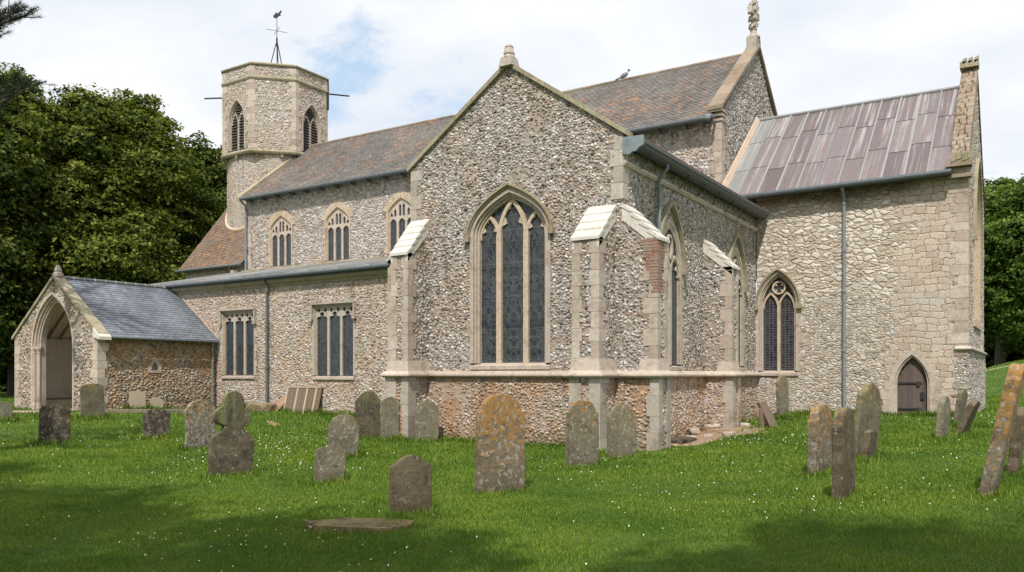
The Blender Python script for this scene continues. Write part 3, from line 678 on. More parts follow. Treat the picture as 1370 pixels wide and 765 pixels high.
def buttress(x0, x1, y0, y1, face, ztop, zeave, mats=('flint_gable', 'stone', 'stone_new'), plinth=True, courses=4):
    """flint core with stone angles, sloping stone cap stepping down from the wall; face S or E tells where it points"""
    core = MB(); g_ = .012
    root = None
    def slab(P0, P1, zs0, zs1): pass
    if face == 'S': fr, a0, a1, dep = FS(y1), x0, x1, y1 - y0
    elif face == 'E': fr, a0, a1, dep = FE(x0), y0, y1, x1 - x0
    else: fr, a0, a1, dep = FW(x1), -y1, -y0, x1 - x0
    zc = SC + .1
    # core: front, two cheeks with sloping top
    core.poly(fr, [(a0, zc), (a1, zc), (a1, zeave), (a0, zeave)], [], dep, dep - .05, .5, back=False, spacing=.05)
    def cheek(a, flip):
        pts = [(0, zc), (dep, zc), (dep, zeave), (0, ztop)]
        V, T = cdt(pts, [], .05); b = len(core.v); core.v += [fr(a, z, d) for d, z in V]
        for t in T: core.f.append([b + k for k in (t if not flip else t[::-1])]); core.tone.append(.5); core.uv.append([(0, 0)] * 3); core.mi.append(0)
    cheek(a1, True); cheek(a0, False)
    root = core.build('buttress', M[mats[0]], church)
    st = MB()
    def block(a_, b_, d0, d1, z0, z1, tone=None): # wall-frame box
        st.hexa([fr(a_, z0, d0), fr(a_, z0, d1), fr(b_, z0, d1), fr(b_, z0, d0), fr(a_, z1, d0), fr(a_, z1, d1), fr(b_, z1, d1), fr(b_, z1, d0)], tone)
    st.hexa([fr(a0 + .04, zc, -.05), fr(a0 + .04, zc, dep - .045), fr(a1 - .04, zc, dep - .045), fr(a1 - .04, zc, -.05), fr(a0 + .04, ztop - .05, -.05), fr(a0 + .04, zeave - .02, dep - .045), fr(a1 - .04, zeave - .02, dep - .045), fr(a1 - .04, ztop - .05, -.05)], .3)
    z = zc + .28; k = 0
    while z < zeave - .05:
        h = min(random.uniform(.28, .4), zeave - z); l, s = ((.22, .34) if k % 2 else (.17, .2))
        block(a0 - g_, a0 + l * (a1 - a0) / .6, dep - s, dep + g_, z + .004, z + h - .004); block(a1 - l * (a1 - a0) / .6, a1 + g_, dep - s, dep + g_, z + .004, z + h - .004); z += h; k += 1
    # sloping base course above the string
    bs0 = 0. if face == 'S' else dep * .5
    st.hexa([fr(a0 - .05, zc - .02, bs0), fr(a0 - .05, zc - .02, dep + .05), fr(a1 + .05, zc - .02, dep + .05), fr(a1 + .05, zc - .02, bs0), fr(a0 - g_, zc + .28, bs0), fr(a0 - g_, zc + .28, dep + g_), fr(a1 + g_, zc + .28, dep + g_), fr(a1 + g_, zc + .28, bs0)], .7)
    st.build('quoin_stones', M[mats[1]], root)
    cap = MB()
    sl = (ztop - zeave) / dep
    # stone cheeks under the cap
    for a in (a0 - g_, a1 + g_ - .06):
        cap.hexa([fr(a, ztop - .36, -.02), fr(a, zeave - .24, dep + g_ + .002), fr(a + .06, zeave - .24, dep + g_ + .002), fr(a + .06, ztop - .36, -.02), fr(a, ztop, -.02), fr(a, zeave + .0, dep + g_ + .002), fr(a + .06, zeave + .0, dep + g_ + .002), fr(a + .06, ztop, -.02)], .25)
    for i in range(courses):
        da, db_ = dep * i / courses, dep * (i + 1) / courses; last = i == courses - 1; d0 = da - .02; d1 = db_ + (.05 if last else .04)
        za_ = ztop - sl * da + .02; zb_ = ztop - sl * db_ + .045; a_, b_ = a0 - .028, a1 + .028; sk = sl * (d1 - db_)
        cap.hexa([fr(a_, za_ - .09, d0), fr(a_, zb_ - sk - (.05 if last else .03), d1), fr(b_, zb_ - sk - (.05 if last else .03), d1), fr(b_, za_ - .09, d0), fr(a_, za_ + .012, d0), fr(a_, zb_ - sk + .022, d1), fr(b_, zb_ - sk + .022, d1), fr(b_, za_ + .012, d0)], random.random())
    cap.build('weathering_stone', M[mats[2]], root)
    if plinth:
        pb = MB(); A0, A1, D = a0 - .06, a1 + .06, dep + .06; z = -.5; k = 0; w3 = (A1 - A0) * .36
        while z < SC - .06:
            h = min(random.uniform(.3, .5), SC - .05 - z); ln = (.30 if k % 2 else .22) * (1.5 if face == 'S' else 1.); k += 1
            for (u0, u1) in ((A0, A0 + w3 * random.uniform(.8, 1.1)), (A1 - w3 * random.uniform(.8, 1.1), A1)):
                pb.hexa([fr(u0, z, D - ln), fr(u0, z, D), fr(u1, z, D), fr(u1, z, D - ln), fr(u0, z + h - .006, D - ln), fr(u0, z + h - .006, D), fr(u1, z + h - .006, D), fr(u1, z + h - .006, D - ln)])
            z += h
        pc = MB(); pc.poly(fr, [(A0 + .02, -.6), (A1 - .02, -.6), (A1 - .02, SC - .05), (A0 + .02, SC - .05)], [], D - .025, D - .08, .5, back=False, spacing=.05)
        for a_, flip in ((A1 - .025, True), (A0 + .025, False)):
            V, T = cdt([(0, -.6), (D - .03, -.6), (D - .03, SC - .05), (0, SC - .05)], [], .05); b0 = len(pc.v); pc.v += [fr(a_, z_, d_) for d_, z_ in V]
            for t in T: pc.f.append([b0 + k_ for k_ in (t if not flip else t[::-1])]); pc.tone.append(.5); pc.uv.append([(0, 0)] * 3); pc.mi.append(0)
        pc.build('plinth_core', M['flint_warm'], root)
        pb.build('plinth_stones', M['stone_grey'], root)
    return root
buttress(-.86, -.19, -P, 0, 'S', 5.62, 4.78)
buttress(-6.27, -5.72, -P, 0, 'S', 5.84, 4.86, courses=5)
be = buttress(0, P, 0.0, .6, 'E', 5.62, 4.78)
buttress(0, P - .02, 5.38, 5.95, 'E', 5.55, 4.72, mats=('flint_east', 'stone', 'stone_new'))
buttress(-6.3 - P, -6.3, .02, .6, 'W', 5.84, 4.86, courses=5)
bp = MB(); z = 3.55
while z < 4.72:
    f = (z - 3.55) / 1.17; ln = random.uniform(.10, .22) + .30 * f ** 2; ln2 = random.uniform(.12, .30) + .2 * f
    bp.box(P - ln, P + .018, -.018 - random.uniform(0, .006), ln2, z, z + .062); z += .072
bp.build('brick_patch', M['brick'], be, label='red brick repair patch on the flint buttress')

# transept roof, copings, finial
def slope(mb, e0, e1, r0, r1, row, step=.014, soffit=True):
    """tiled slope in stepped courses. e = eave ends, r = ridge ends"""
    e0, e1, r0, r1 = map(Vector, (e0, e1, r0, r1)); ln = (e1 - e0).length; sl = (r0 - e0).length; n = max(1, round(sl / row))
    nrm = (e1 - e0).cross(r0 - e0).normalized()
    if nrm.z < 0: nrm = -nrm
    for i in range(n):
        a, b = i / n, (i + 1) / n
        p = [e0.lerp(r0, a) + nrm * step, e1.lerp(r1, a) + nrm * step, e1.lerp(r1, b), e0.lerp(r0, b)]
        w1 = (p[1] - p[0]).length; sh = 0
        mb.face(p, .5, [(0, i * row), (w1, i * row), (w1, (i + 1) * row), (0, (i + 1) * row)])
        low = [e0.lerp(r0, a) - nrm * .005, e1.lerp(r1, a) - nrm * .005]
        mb.face([low[0], low[1], p[1], p[0]], .5, [(0, i * row + .02)] * 4)
    if soffit: mb.face([e1 - nrm * .08, e0 - nrm * .08, r0 - nrm * .08, r1 - nrm * .08], .5, [(0, 0)] * 4)
rf = MB(); slope(rf, (.16, .25, 6.98), (.16, 10.58, 6.98), (-3.15, .25, 9.28), (-3.15, 12.9, 9.28), .14)
slope(rf, (-6.5, 10.58, 6.98), (-6.5, .25, 6.98), (-3.15, 12.9, 9.28), (-3.15, .25, 9.28), .14)
rf.build('roof', M['tran_tile'], church)

def gable_coping(fr, cx, hw, ze, za, d0, d1, th=.13, mat='coping', kneel=.25, nst=6, name='coping'):
    """coping stones down both slopes of a gable"""
    mb = MB()
    for sg in (-1, 1):
        for i in range(nst):
            t0, t1 = i / nst + .002, (i + 1) / nst - .002
            p = []
            for (t, up) in ((t0, 0), (t1, 0), (t1, th), (t0, th)):
                p.append((cx + sg * hw * (1 - t) + 0, ze + (za - ze) * t + up))
            if area2(p) < 0: p.reverse()
            mb.poly(fr, p, [], d0 + random.uniform(0, .012), d1, random.random())
    return mb.build(name, M[mat], church)
gable_coping(FS(0), -3.15, 3.26, 7.20, 9.46, .07, -.32, .12)
fn = MB(); fn.hexa([(-3.35, -.16, 9.42), (-2.95, -.16, 9.42), (-2.95, .22, 9.42), (-3.35, .22, 9.42), (-3.3, -.12, 9.66), (-3.0, -.12, 9.66), (-3.0, .18, 9.66), (-3.3, .18, 9.66)], .3)
fn.lathe((-3.15, .03, 9.66), [(.17, 0), (.13, .05), (.15, .1), (.11, .25), (.12, .27), (.06, .34)], 8, .6); fn.build('gable_finial', M['stone_grey'], church)

# big moulded lead gutter of the east eave, its end ornament, brackets
gu = MB(); gp = [(.05, 6.95), (.05, 7.1), (.12, 7.12), (.46, 7.09), (.46, 7.03), (.42, 7.0), (.40, 6.95), (.32, 6.91), (.20, 6.90)]
fE = lambda a, z, d: (a, d, z)
V, T = cdt(gp, [])
rings = [[(x, y, z) for x, z in gp] for y in (.0, 10.45)]
for k in range(len(gp)):
    j = (k + 1) % len(gp); gu.face([rings[0][k], rings[1][k], rings[1][j], rings[0][j]], .5)
gu.face(rings[0], .5); gu.face(rings[1], .5)
ge = gu.build('gutter', M['gutter'], church)
oe = MB(); og = [(.0, 6.78), (.16, 6.74), (.25, 6.80), (.33, 6.80), (.42, 6.88), (.52, 6.92), (.52, 7.14), (.0, 7.16)]
r0 = [(x, -.04, z) for x, z in og]; r1 = [(x, .03, z) for x, z in og]
for k in range(len(og)):
    j = (k + 1) % len(og); oe.face([r0[k], r1[k], r1[j], r0[j]], .5)
oe.face(r0, .5); oe.face(r1[::-1], .5); oe.build('gutter_end', M['gutter_pale'], ge)
for y in np.arange(.8, 10.4, 1.25): bk = MB(); bk.tube([(.03, y, 6.62), (.12, y, 6.6), (.36, y, 6.93)], .012, 5); bk.build('gutter_bracket', M['iron'], ge)
sf = MB(); sf.box(.03, .42, .05, 10.5, 7.13, 7.15); sf.build('soffit', M['timber'], ge)
cm = MB(); sweep(cm, [(0, .0), (0, 10.58)], [(-.05, 6.52), (.03, 6.52), (.08, 6.58), (.06, 6.64), (-.05, 6.66)]); cm.build('cornice', M['stone'], church)
def downpipe(pts, r=.045, mat='pipe', collars=()):
    mb = MB(); mb.tube(pts, r, 10)
    for (x, y, z) in collars: mb.lathe((x, y, z), [(r * 1.35, 0), (r * 1.45, .05), (r * 1.35, .1)], 10)
    return mb.build('downpipe', M[mat], church)
downpipe([(.30, 1.95, 6.92), (.30, 1.95, 6.82), (.09, 1.95, 6.55), (.09, 1.95, 4.2), (.09, 1.95, .0)], collars=[(.09, 1.95, 6.3), (.09, 1.95, 4.9)])

# mortar flashing where the transept roof meets the nave wall
ml = MB(); e = Vector((.15, 10.57, 7.0)); r = Vector((-3.15, 10.57, 9.29)); up = Vector((0, 0, .16))
ml.hexa([e - up * .3, e - up * .3 + Vector((0, .05, 0)), r + Vector((0, .05, 0)) - up * .3, r - up * .3, e + up, e + up + Vector((0, .05, 0)), r + up + Vector((0, .05, 0)), r + up], .7); ml.build('mortar_fillet', M['mortar'], church)

# ---- south aisle
AY = 5.5
def square3(cx, zb, z1, w, zs):
    lw = (w - .11 - .015) / 3; L = []; X = []
    for k in (-1, 0, 1):
        c = cx + k * (2 * lw + .11); L.append(cusped(c, lw, zs, z1 - .17, zb, .24, ogee=.55))
        for sg in (-1, 1): m_ = c + sg * lw * .62; X += [[(m_ - .075, z1 - .04), (m_ - .06, z1 - .15), (m_, z1 - .235), (m_ + .06, z1 - .15), (m_ + .075, z1 - .04)]]
    return L, X
AW = [(-20.25, .93, 1.66, 3.75, 4.26), (-14.72, .98, 1.64, 3.75, 4.28)]
for i, a in enumerate(AW):
    Ls, X = square3(a[0], a[2], a[4], a[1], a[3] + .02)
    make_window(FS(AY), *a, Ls, ('stone', 'stone_grey'), sw=.11, ins=.09, rect=True, extra=X, jamb=.16, label='square headed three light window with lattice glass')
wall('aisle_wall', FS(AY), [(-26.6, -.5), (-6.3, -.5), (-6.3, 5.45), (-26.6, 5.45)], [hole(*a, .11, True) for a in AW], 'flint_aisle', .055)
co = MB(); sweep(co, [(-26.6, AY), (-6.3, AY)], [(-.1, 5.24), (.03, 5.24), (.06, 5.32), (.16, 5.38), (.2, 5.46), (.2, 5.5), (-.1, 5.5)]); co.build('cornice', M['coping'], church)
gt = MB(); gt.tube([(-26.7, AY - .33, 5.60), (-6.35, AY - .33, 5.62)], .07, 10); gt.box(-26.7, -6.35, AY - .25, AY - .02, 5.505, 5.60); gt.build('gutter', M['gutter'], church)
lr = MB(); e_, r_ = (AY - .3, 5.72), (10.6, 6.9)
n = 26
for i in range(n):
    x0 = -26.7 + i * (20.4 / n); x1 = x0 + 20.4 / n - .01; t = random.random()
    lr.face([(x0, e_[0], e_[1]), (x1, e_[0], e_[1]), (x1, r_[0], r_[1]), (x0, r_[0], r_[1])], t, [(x0, 0), (x1, 0), (x1, 5.5), (x0, 5.5)])
    lr.tube([(x0, e_[0] - .01, e_[1] + .015), (x0, r_[0], r_[1] + .015)], .028, 6, t)
    lr.face([(x0, e_[0], e_[1] - .1), (x1, e_[0], e_[1] - .1), (x1, e_[0], e_[1]), (x0, e_[0], e_[1])], t, [(x0, 0), (x1, 0), (x1, .1), (x0, .1)])
lr.build('lead_roof', M['lead_pale'], church)
fb = MB(); x = NX0_ = -26.
while x < -6.4: w_ = random.uniform(.3, .7); fb.box(x, min(x + w_ - .01, -6.35), 10.3, 10.57, 6.72, 6.93 + random.uniform(-.02, .03)); x += w_
fb.build('mortar_fillet', M['coping'], church)
downpipe([(-18.35, AY - .33, 5.6), (-18.35, AY - .12, 5.2), (-18.35, AY - .12, .1)], .055, 'pipe_dark', [(-18.35, AY - .12, 5.0), (-18.35, AY - .12, 3.6), (-18.35, AY - .12, 1.9)])
wall('aisle_wall', FW(-26.6), [(-10.6, -.5), (-AY, -.5), (-AY, 5.5), (-10.6, 6.8)], [], 'flint_aisle', .2)

# ---- nave: clerestory, roof, east gable
NY, NX0, NX1, RY = 10.6, -25.95, -1.2, 14.9
CW = [(c, .70, 7.05, 8.86, 9.44) for c in (-23.42, -19.57, -15.7, -11.85)]
for a in CW:
    c, w, zb, z0, z1 = a; lw = (w - .13) / 3; L_ = []; X = []
    for k in (-1, 0, 1):
        cc = c + k * (2 * lw + .11); L_.append(cusped(cc, lw, 8.40, 8.60, zb, .12))
        for s2 in (-1, 1):
            px = cc + s2 * (lw * .55); top = z1 - .10 - abs(px - c) * .72; hw = lw * .40
            X.append([(px - hw, 8.72), (px + hw, 8.72), (px + hw, top - .1), (px, top), (px - hw, top - .1)])
    make_window(FS(NY), *a, L_, ('stone_gold', 'stone'), sw=.13, ins=.08, extra=X, hood=False, voussoir=.22, label='three light clerestory window under a flat pointed arch')
wall('clerestory_wall', FS(NY), [(NX0, 6.3), (NX1, 6.3), (NX1, 10.62), (NX0, 10.62)], [hole(*a, .13) for a in CW], 'flint_clere', .06)
nr = MB(); ns = 3.85 / (RY - 10.15)
slope(nr, (NX0, 10.18, 10.58), (NX1 - .28, 10.18, 10.58), (NX0, RY, 14.3), (NX1 - .28, RY, 14.3), .16)
slope(nr, (NX1 - .28, 2 * RY - 10.18, 10.58), (NX0, 2 * RY - 10.18, 10.58), (NX1 - .28, RY, 14.3), (NX0, RY, 14.3), .16)
nroof = nr.build('roof', M['nave_tile'], church)
rt = MB()
x = NX0
while x < NX1 - .3:
    rt.tube([(x, RY, 14.29), (min(x + .44, NX1 - .28), RY, 14.29)], .09, 8, random.random()); x += .45
rt.build('ridge_tiles', M['coping_rust'], nroof)
gn = MB(); gn.tube([(NX0 + .1, 10.12, 10.52), (NX1 - .1, 10.12, 10.54)], .08, 10)
gn.box(NX0, NX1 - .3, 10.2, 10.58, 10.50, 10.53)
for x in np.arange(NX0 + .5, NX1, 1.): gn.box(x, x + .06, 10.2, 10.57, 10.36, 10.495)
gng = gn.build('gutter', M['pipe_dark'], church)
ge2 = MB(); ge2.lathe((NX1 - .32, 10.12, 10.44), [(.05, 0), (.12, .05), (.12, .16), (.09, .2)], 10); ge2.build('gutter_end', M['gutter_pale'], gng)
# west verge coping rising along the nave roof in front of the tower
vc = MB()
for i in range(8):
    t0, t1 = i / 8, (i + 1) / 8 - .004; y0 = 10.15 + (RY - 10.15) * t0; y1 = 10.15 + (RY - 10.15) * t1; z0 = 10.55 + 3.74 * t0; z1 = 10.55 + 3.74 * t1
    vc.hexa([(NX0 - .25, y0, z0 - .1), (NX0 + .12, y0, z0 - .1), (NX0 + .12, y1, z1 - .1), (NX0 - .25, y1, z1 - .1), (NX0 - .25, y0, z0 + .13), (NX0 + .12, y0, z0 + .13), (NX0 + .12, y1, z1 + .13), (NX0 - .25, y1, z1 + .13)])
vc.build('coping', M['coping'], church)
wall('nave_wall', FW(NX0), [(-19.2, 6.0), (-10.6, 6.0), (-10.6, 10.6), (-RY, 14.2), (-19.2, 10.6)], [], 'flint_clere', .2)
wall('nave_wall', FE(NX1), [(NY, 5.5), (19.2, 5.5), (19.2, 10.75), (RY, 14.42), (NY, 10.75)], [], 'flint_nave', .06)
q = MB(); quoins(q, NX0, NY, 6.6, 10.5, 1, 1, .36, .36, .28); q.build('quoin_stones', M['stone'], church)
q = MB(); quoins(q, NX1, NY, 6.5, 10.85, -1, 1, .36, .34, .26)
q.box(NX1 - .42, NX1 + .05, NY - .06, NY + .3, 10.5, 10.6); q.box(NX1 - .42, NX1 + .06, NY - .12, NY + .3, 10.66, 10.74); q.box(NX1 - .42, NX1 + .07, NY - .2, NY + .3, 10.80, 10.92)
q.build('quoin_stones', M['stone'], church)
gable_coping(FE(NX1), RY, 4.55, 10.86, 14.46, .1, -.42, .13, 'coping_rust')
fx = MB(); c = (NX1 - .15, RY, 14.5)
fx.box(c[0] - .2, c[0] + .2, RY - .28, RY + .28, 14.35, 14.85, .2); fx.lathe((c[0], c[1], 14.85), [(.27, 0), (.27, .06), (.15, .14), (.12, .3), (.15, .34), (.10, .4), (.085, 1.4), (.05, 1.55)], 8, .5)
for z, r in ((15.32, .15), (15.62, .17), (15.95, .19), (16.2, .13)):
    for a in range(8):
        an = a * math.pi / 4; fx.obox((c[0] + .11 * math.cos(an), RY + .13 * math.sin(an), z + .05 * (a % 2)), (r * .42, 0, .02), (0, r * .42, .02), (.015, .01, r * .45))
fx.obox((c[0], RY, 15.82), (.07, 0, 0), (0, .42, 0), (0, 0, .075)); fx.obox((c[0], RY - .42, 15.84), (.09, 0, 0), (0, .1, 0), (0, 0, .13)); fx.obox((c[0], RY + .42, 15.84), (.09, 0, 0), (0, .1, 0), (0, 0, .13))
fx.build('gable_cross', M['stone_grey'], church)
downpipe([(NX0 + .1, 10.14, 10.45), (NX0 + .1, 10.48, 10.2), (NX0 + .1, 10.48, 6.7)], .06, 'pipe', [(NX0 + .1, 10.48, 9.6), (NX0 + .1, 10.48, 8.)])

# ---- west wing under the tower
wall('wing_wall', FS(10.62), [(-30.9, 5.4), (NX0, 5.4), (NX0, 7.4), (-30.9, 7.4)], [], 'flint_aisle', .06)
wall('wing_wall', FW(-30.9), [(-19.2, 0), (-10.62, 0), (-10.62, 7.4), (-RY, 12.8), (-19.2, 7.4)], [], 'flint_aisle', .25)
wr = MB(); slope(wr, (-31.1, 10.3, 7.3), (NX0 - .01, 10.3, 7.3), (-31.1, RY, 12.95), (NX0 - .01, RY, 12.95), .14)
slope(wr, (NX0 - .01, 19.5, 7.3), (-31.1, 19.5, 7.3), (NX0 - .01, RY, 12.95), (-31.1, RY, 12.95), .14)
wr.build('roof', M['wing_tile'], church)
fc = MB(); fp = []
for k in range(25):
    a = math.pi + math.pi * k / 24 * 1.0 + .0; yy = 14.75 + 2.70 * math.sin(a); fp.append((-28.4 + 2.70 * math.cos(a), yy, 7.34 + (yy - 10.3) * 5.65 / 4.6))
fc.tube(fp, .10, 6, .7); fc.build('mortar_fillet', M['mortar'], church)
wg = MB(); wg.tube([(-31.2, 10.22, 7.24), (NX0, 10.22, 7.25)], .07, 8); wg.build('gutter', M['pipe_dark'], church)
downpipe([(-27.0, 10.3, 7.2), (-27.0, 10.5, 7.0), (-27.0, 10.5, 6.2)], .05, 'pipe')
gg = MB(); gg.obox((-26.3, 10.35, 6.75), (.14, 0, 0), (0, .28, .02), (0, .03, .14)); gg.obox((-26.3, 10.1, 6.85), (.11, 0, 0), (0, .12, .0), (0, .0, .1)); gg.build('gargoyle', M['coping'], church)

# ---- tower: round below, octagonal bell stage
TX, TY, TR = -28.4, 14.75, 2.8
tw = MB(); na, nz = 260, 130
zb, zt = 5.5, 13.7
for j in range(nz + 1):
    for i in range(na):
        a = 2 * math.pi * i / na; tw.v.append((TX + 2.68 * math.cos(a), TY + 2.68 * math.sin(a), zb + (zt - zb) * j / nz))
tw.idx([(j * na + i, j * na + (i + 1) % na, (j + 1) * na + (i + 1) % na, (j + 1) * na + i) for j in range(nz) for i in range(na)], 0)
tow = tw.build('tower_stage', M['flint_tower'], church, smooth=True, label='round lower stage of the tower')
OZ0, OZ1, OS = 13.62, 18.2, 17.42
oct_wall = MB(); QUO = []; hw = TR * math.tan(math.pi / 8)
BW = {0: 1, 6: 1, 2: 1, 4: 1}
for k in range(8):
    an = k * math.pi / 4; n = (math.cos(an), math.sin(an)); s = (-n[1], n[0])
    fr = Frame((TX + n[0] * TR, TY + n[1] * TR), s, n); holes = []
    if k % 2 == 0:
        b = (0., .56, 13.82, 15.3, 16.4); holes = [hole(*b, .15)]
        bs_ = [(line(0, 13.8, 0, 15.35), .13), (arch(-.27, .25, 15.2, 15.85), .09), (arch(.27, .25, 15.2, 15.85), .09)]
        make_window(fr, *b, [], ('stone', 'stone'), sw=.15, hood=False, louvre=True, sill=False, deep=.2, name='belfry_window', strokes=bs_)
    oct_wall.poly(fr, [(-hw, OZ0), (hw, OZ0), (hw, OZ1), (-hw, OZ1)], holes, 0, -.3, .5, back=False, spacing=.065)
    # angle stones, on the corner between this face and the next
    an2 = an + math.pi / 8; rr = TR / math.cos(math.pi / 8); cn = (math.cos(an2), math.sin(an2)); cx_, cy_ = TX + cn[0] * (rr + .012), TY + cn[1] * (rr + .012)
    an3 = an + math.pi / 4; s3 = (-math.sin(an3), math.cos(an3)); z = OZ0 + .1; kk = 0; quo = MB(); QUO.append(quo)
    while z < OZ1 - .1:
        h = min(random.uniform(.28, .36), OZ1 - .08 - z); l1, l2 = (.36, .22) if kk % 2 else (.22, .36)
        pts = [(cx_, cy_), (cx_ + s3[0] * l2, cy_ + s3[1] * l2), (cx_ + s3[0] * l2 - cn[0] * .2, cy_ + s3[1] * l2 - cn[1] * .2), (cx_ - cn[0] * .3, cy_ - cn[1] * .3), (cx_ - s[0] * l1 - cn[0] * .2, cy_ - s[1] * l1 - cn[1] * .2), (cx_ - s[0] * l1, cy_ - s[1] * l1)]
        b0 = len(quo.v); quo.v += [(x, y, z + .004) for x, y in pts] + [(x, y, z + h - .004) for x, y in pts]
        quo.idx([(0, 1, 7, 6), (5, 0, 6, 11), (1, 2, 8, 7), (4, 5, 11, 10), (6, 7, 8, 9, 10, 11), (5, 4, 3, 2, 1, 0)], b0, random.random()); z += h; kk += 1
bell = oct_wall.build('bell_stage', M['flint_tower'], church, label='octagonal belfry stage of the tower')
for quo in QUO: quo.build('quoin_stones', M['stone'], bell)
def octring(mb, prof):
    k = 1 / math.cos(math.pi / 8); b0 = len(mb.v)
    for r, z in prof:
        for i in range(8):
            a = math.pi / 8 + i * math.pi / 4; mb.v.append((TX + r * k * math.cos(a), TY + r * k * math.sin(a), z))
    m = len(prof)
    mb.idx([(j * 8 + i, j * 8 + (i + 1) % 8, ((j + 1) % m) * 8 + (i + 1) % 8, ((j + 1) % m) * 8 + i) for j in range(m) for i in range(8)], b0)
for z, o in ((OZ0 - .12, .08), (OS, .07)):
    sr = MB(); octring(sr, [(TR - .2, z), (TR + o * .4, z), (TR + o, z + .08), (TR + o, z + .13), (TR + .01, z + .2), (TR - .2, z + .2)]); sr.build('string_course', M['coping'], bell)
cp = MB(); octring(cp, [(TR - .45, OZ1), (TR + .07, OZ1), (TR + .09, OZ1 + .06), (TR - .06, OZ1 + .17), (TR - .35, OZ1 + .17), (TR - .45, OZ1 + .1)]); cp.build('parapet_coping', M['coping'], bell)
rfb = MB(); octring(rfb, [(.02, OZ1 - .3), (TR - .2, OZ1 - .5), (.02, OZ1 - .5)]); rfb.build('lead_roof', M['lead_pale'], bell)
cb = MB()
for i in range(40):
    a = 2 * math.pi * i / 40
    if i % 3 == 0: cb = MB(); cb.obox((TX + 2.74 * math.cos(a), TY + 2.74 * math.sin(a), OZ0 - .2), (.08 * math.cos(a), .08 * math.sin(a), 0), (-.07 * math.sin(a), .07 * math.cos(a), 0), (0, 0, .08)); cb.build('corbel', M['coping'], bell)
sp = MB(); sp.tube([(TX - 2.6, TY - 1.3, OS + .08), (TX - 3.9, TY - 1.9, OS + .10)], .045, 8); sp.build('water_spout', M['iron'], bell)
sp = MB(); sp.tube([(TX + 2.6, TY + 1.2, OS + .08), (TX + 3.5, TY + 2.2, OS + .06)], .045, 8); sp.box(TX + 2.8, TX + 2.9, TY + 1.1, TY + 1.2, OS - .9, OS + .1); sp.build('water_spout', M['iron'], bell)
for (z, dx) in ((13.0, .4), (11.2, .1)):
    rp = MB(); a = -math.pi / 4 + dx; rp.obox((TX + 2.69 * math.cos(a), TY + 2.69 * math.sin(a), z), (.04 * math.cos(a), .04 * math.sin(a), 0), (-.10 * math.sin(a), .10 * math.cos(a), 0), (0, 0, .09)); rp.build('red_brick', M['brick'], tow)

# weather vane: tripod, cross arms, cock
vz = OZ1 - .2
wv = empty('weather_vane', (TX, TY, vz)); tag(wv, 'thin iron weather vane on a tripod on top of the octagonal tower', 'weather vane')
def wpart(name, f, mat='iron'):
    mb = MB(); f(mb); return mb.build(name, M[mat], wv)
for k in range(3):
    a = 2.2 + k * 2 * math.pi / 3; wpart('leg', lambda m: m.tube([(.66 * math.cos(a), .66 * math.sin(a), 0), (.04 * math.cos(a), .04 * math.sin(a), 2.5)], .03, 6))
wpart('pole', lambda m: m.tube([(0, 0, 0), (0, 0, 3.4), (0, 0, 4.3)], [.022, .02, .012], 6))
wpart('collar', lambda m: m.tube([(0, 0, 2.35), (0, 0, 2.8)], .05, 6))
wpart('compass_arm', lambda m: (m.tube([(-.52, .25, 3.2), (.52, -.25, 3.2)], .013, 5), m.tube([(-.3, -.5, 3.2), (.3, .5, 3.2)], .013, 5)))
def cock(m):
    o = [(-.24, 3.35), (-.05, 3.30), (.1, 3.42), (.3, 3.5), (.24, 3.62), (.36, 3.72), (.3, 3.86), (.14, 3.68), (.0, 3.62), (-.1, 3.72), (-.16, 3.56), (-.28, 3.5)]
    m.poly(Frame((0, 0), (.9, .43), (.43, -.9)), [(a * .8, 3.96 + (z - 3.35) * .8) for a, z in o][::1] if area2(o) > 0 else [(a * .8, 3.96 + (z - 3.35) * .8) for a, z in o[::-1]], [], .02, -.02)
wpart('vane_cock', cock)

# ---- chancel
CX1, CRY = 6.3, 14.8
D = (.72, .52, 1.80, 4.05, 4.96)
dx_ = .72; quat = [(dx_ + .20 * math.cos(t), 4.60 + .20 * math.sin(t)) for t in np.linspace(0, 2 * math.pi, 25)]
dst = [(line(dx_, 1.78, dx_, 4.15), .10), (arch(dx_ - .265, .25, 3.90, 4.42), .065), (arch(dx_ + .265, .25, 3.90, 4.42), .065), (quat, .06)]
dcu = [[(dx_ + .19 * math.cos(t - .35), 4.60 + .19 * math.sin(t - .35)), (dx_ + .19 * math.cos(t + .35), 4.60 + .19 * math.sin(t + .35)), (dx_ + .085 * math.cos(t), 4.60 + .085 * math.sin(t))] for t in (math.pi / 4, 3 * math.pi / 4, 5 * math.pi / 4, 7 * math.pi / 4)]
make_window(FS(10.6), *D, [], ('stone', 'stone_gold'), sw=.15, glassm='glass_grid', strokes=dst, cusps=dcu, jamb=.18, label='two light pointed window with a quatrefoil above')
DO = (4.79, .425, .36, 1.38, 2.22)
db = MB(); band(db, FS(10.6), *DO, .06, .22, .02, -.2, .5); band(db, FS(10.6), *DO, -.002, .06, -.04, -.3, .4)
z = .3; k = 0
while z < 1.4:
    for sg in (-1, 1):
        l = (.16 if k % 2 else .32) * random.uniform(.8, 1.2); xa, xb = sorted((4.79 + sg * .63, 4.79 + sg * (.64 + l))); db.poly(FS(10.6), [(xa, z), (xb, z), (xb, z + .29), (xa, z + .29)], [], .016, -.1, random.random(), back=False)
    z += .3; k += 1
dr = db.build('doorway', M['stone'], church)
pl = MB(); n = 6
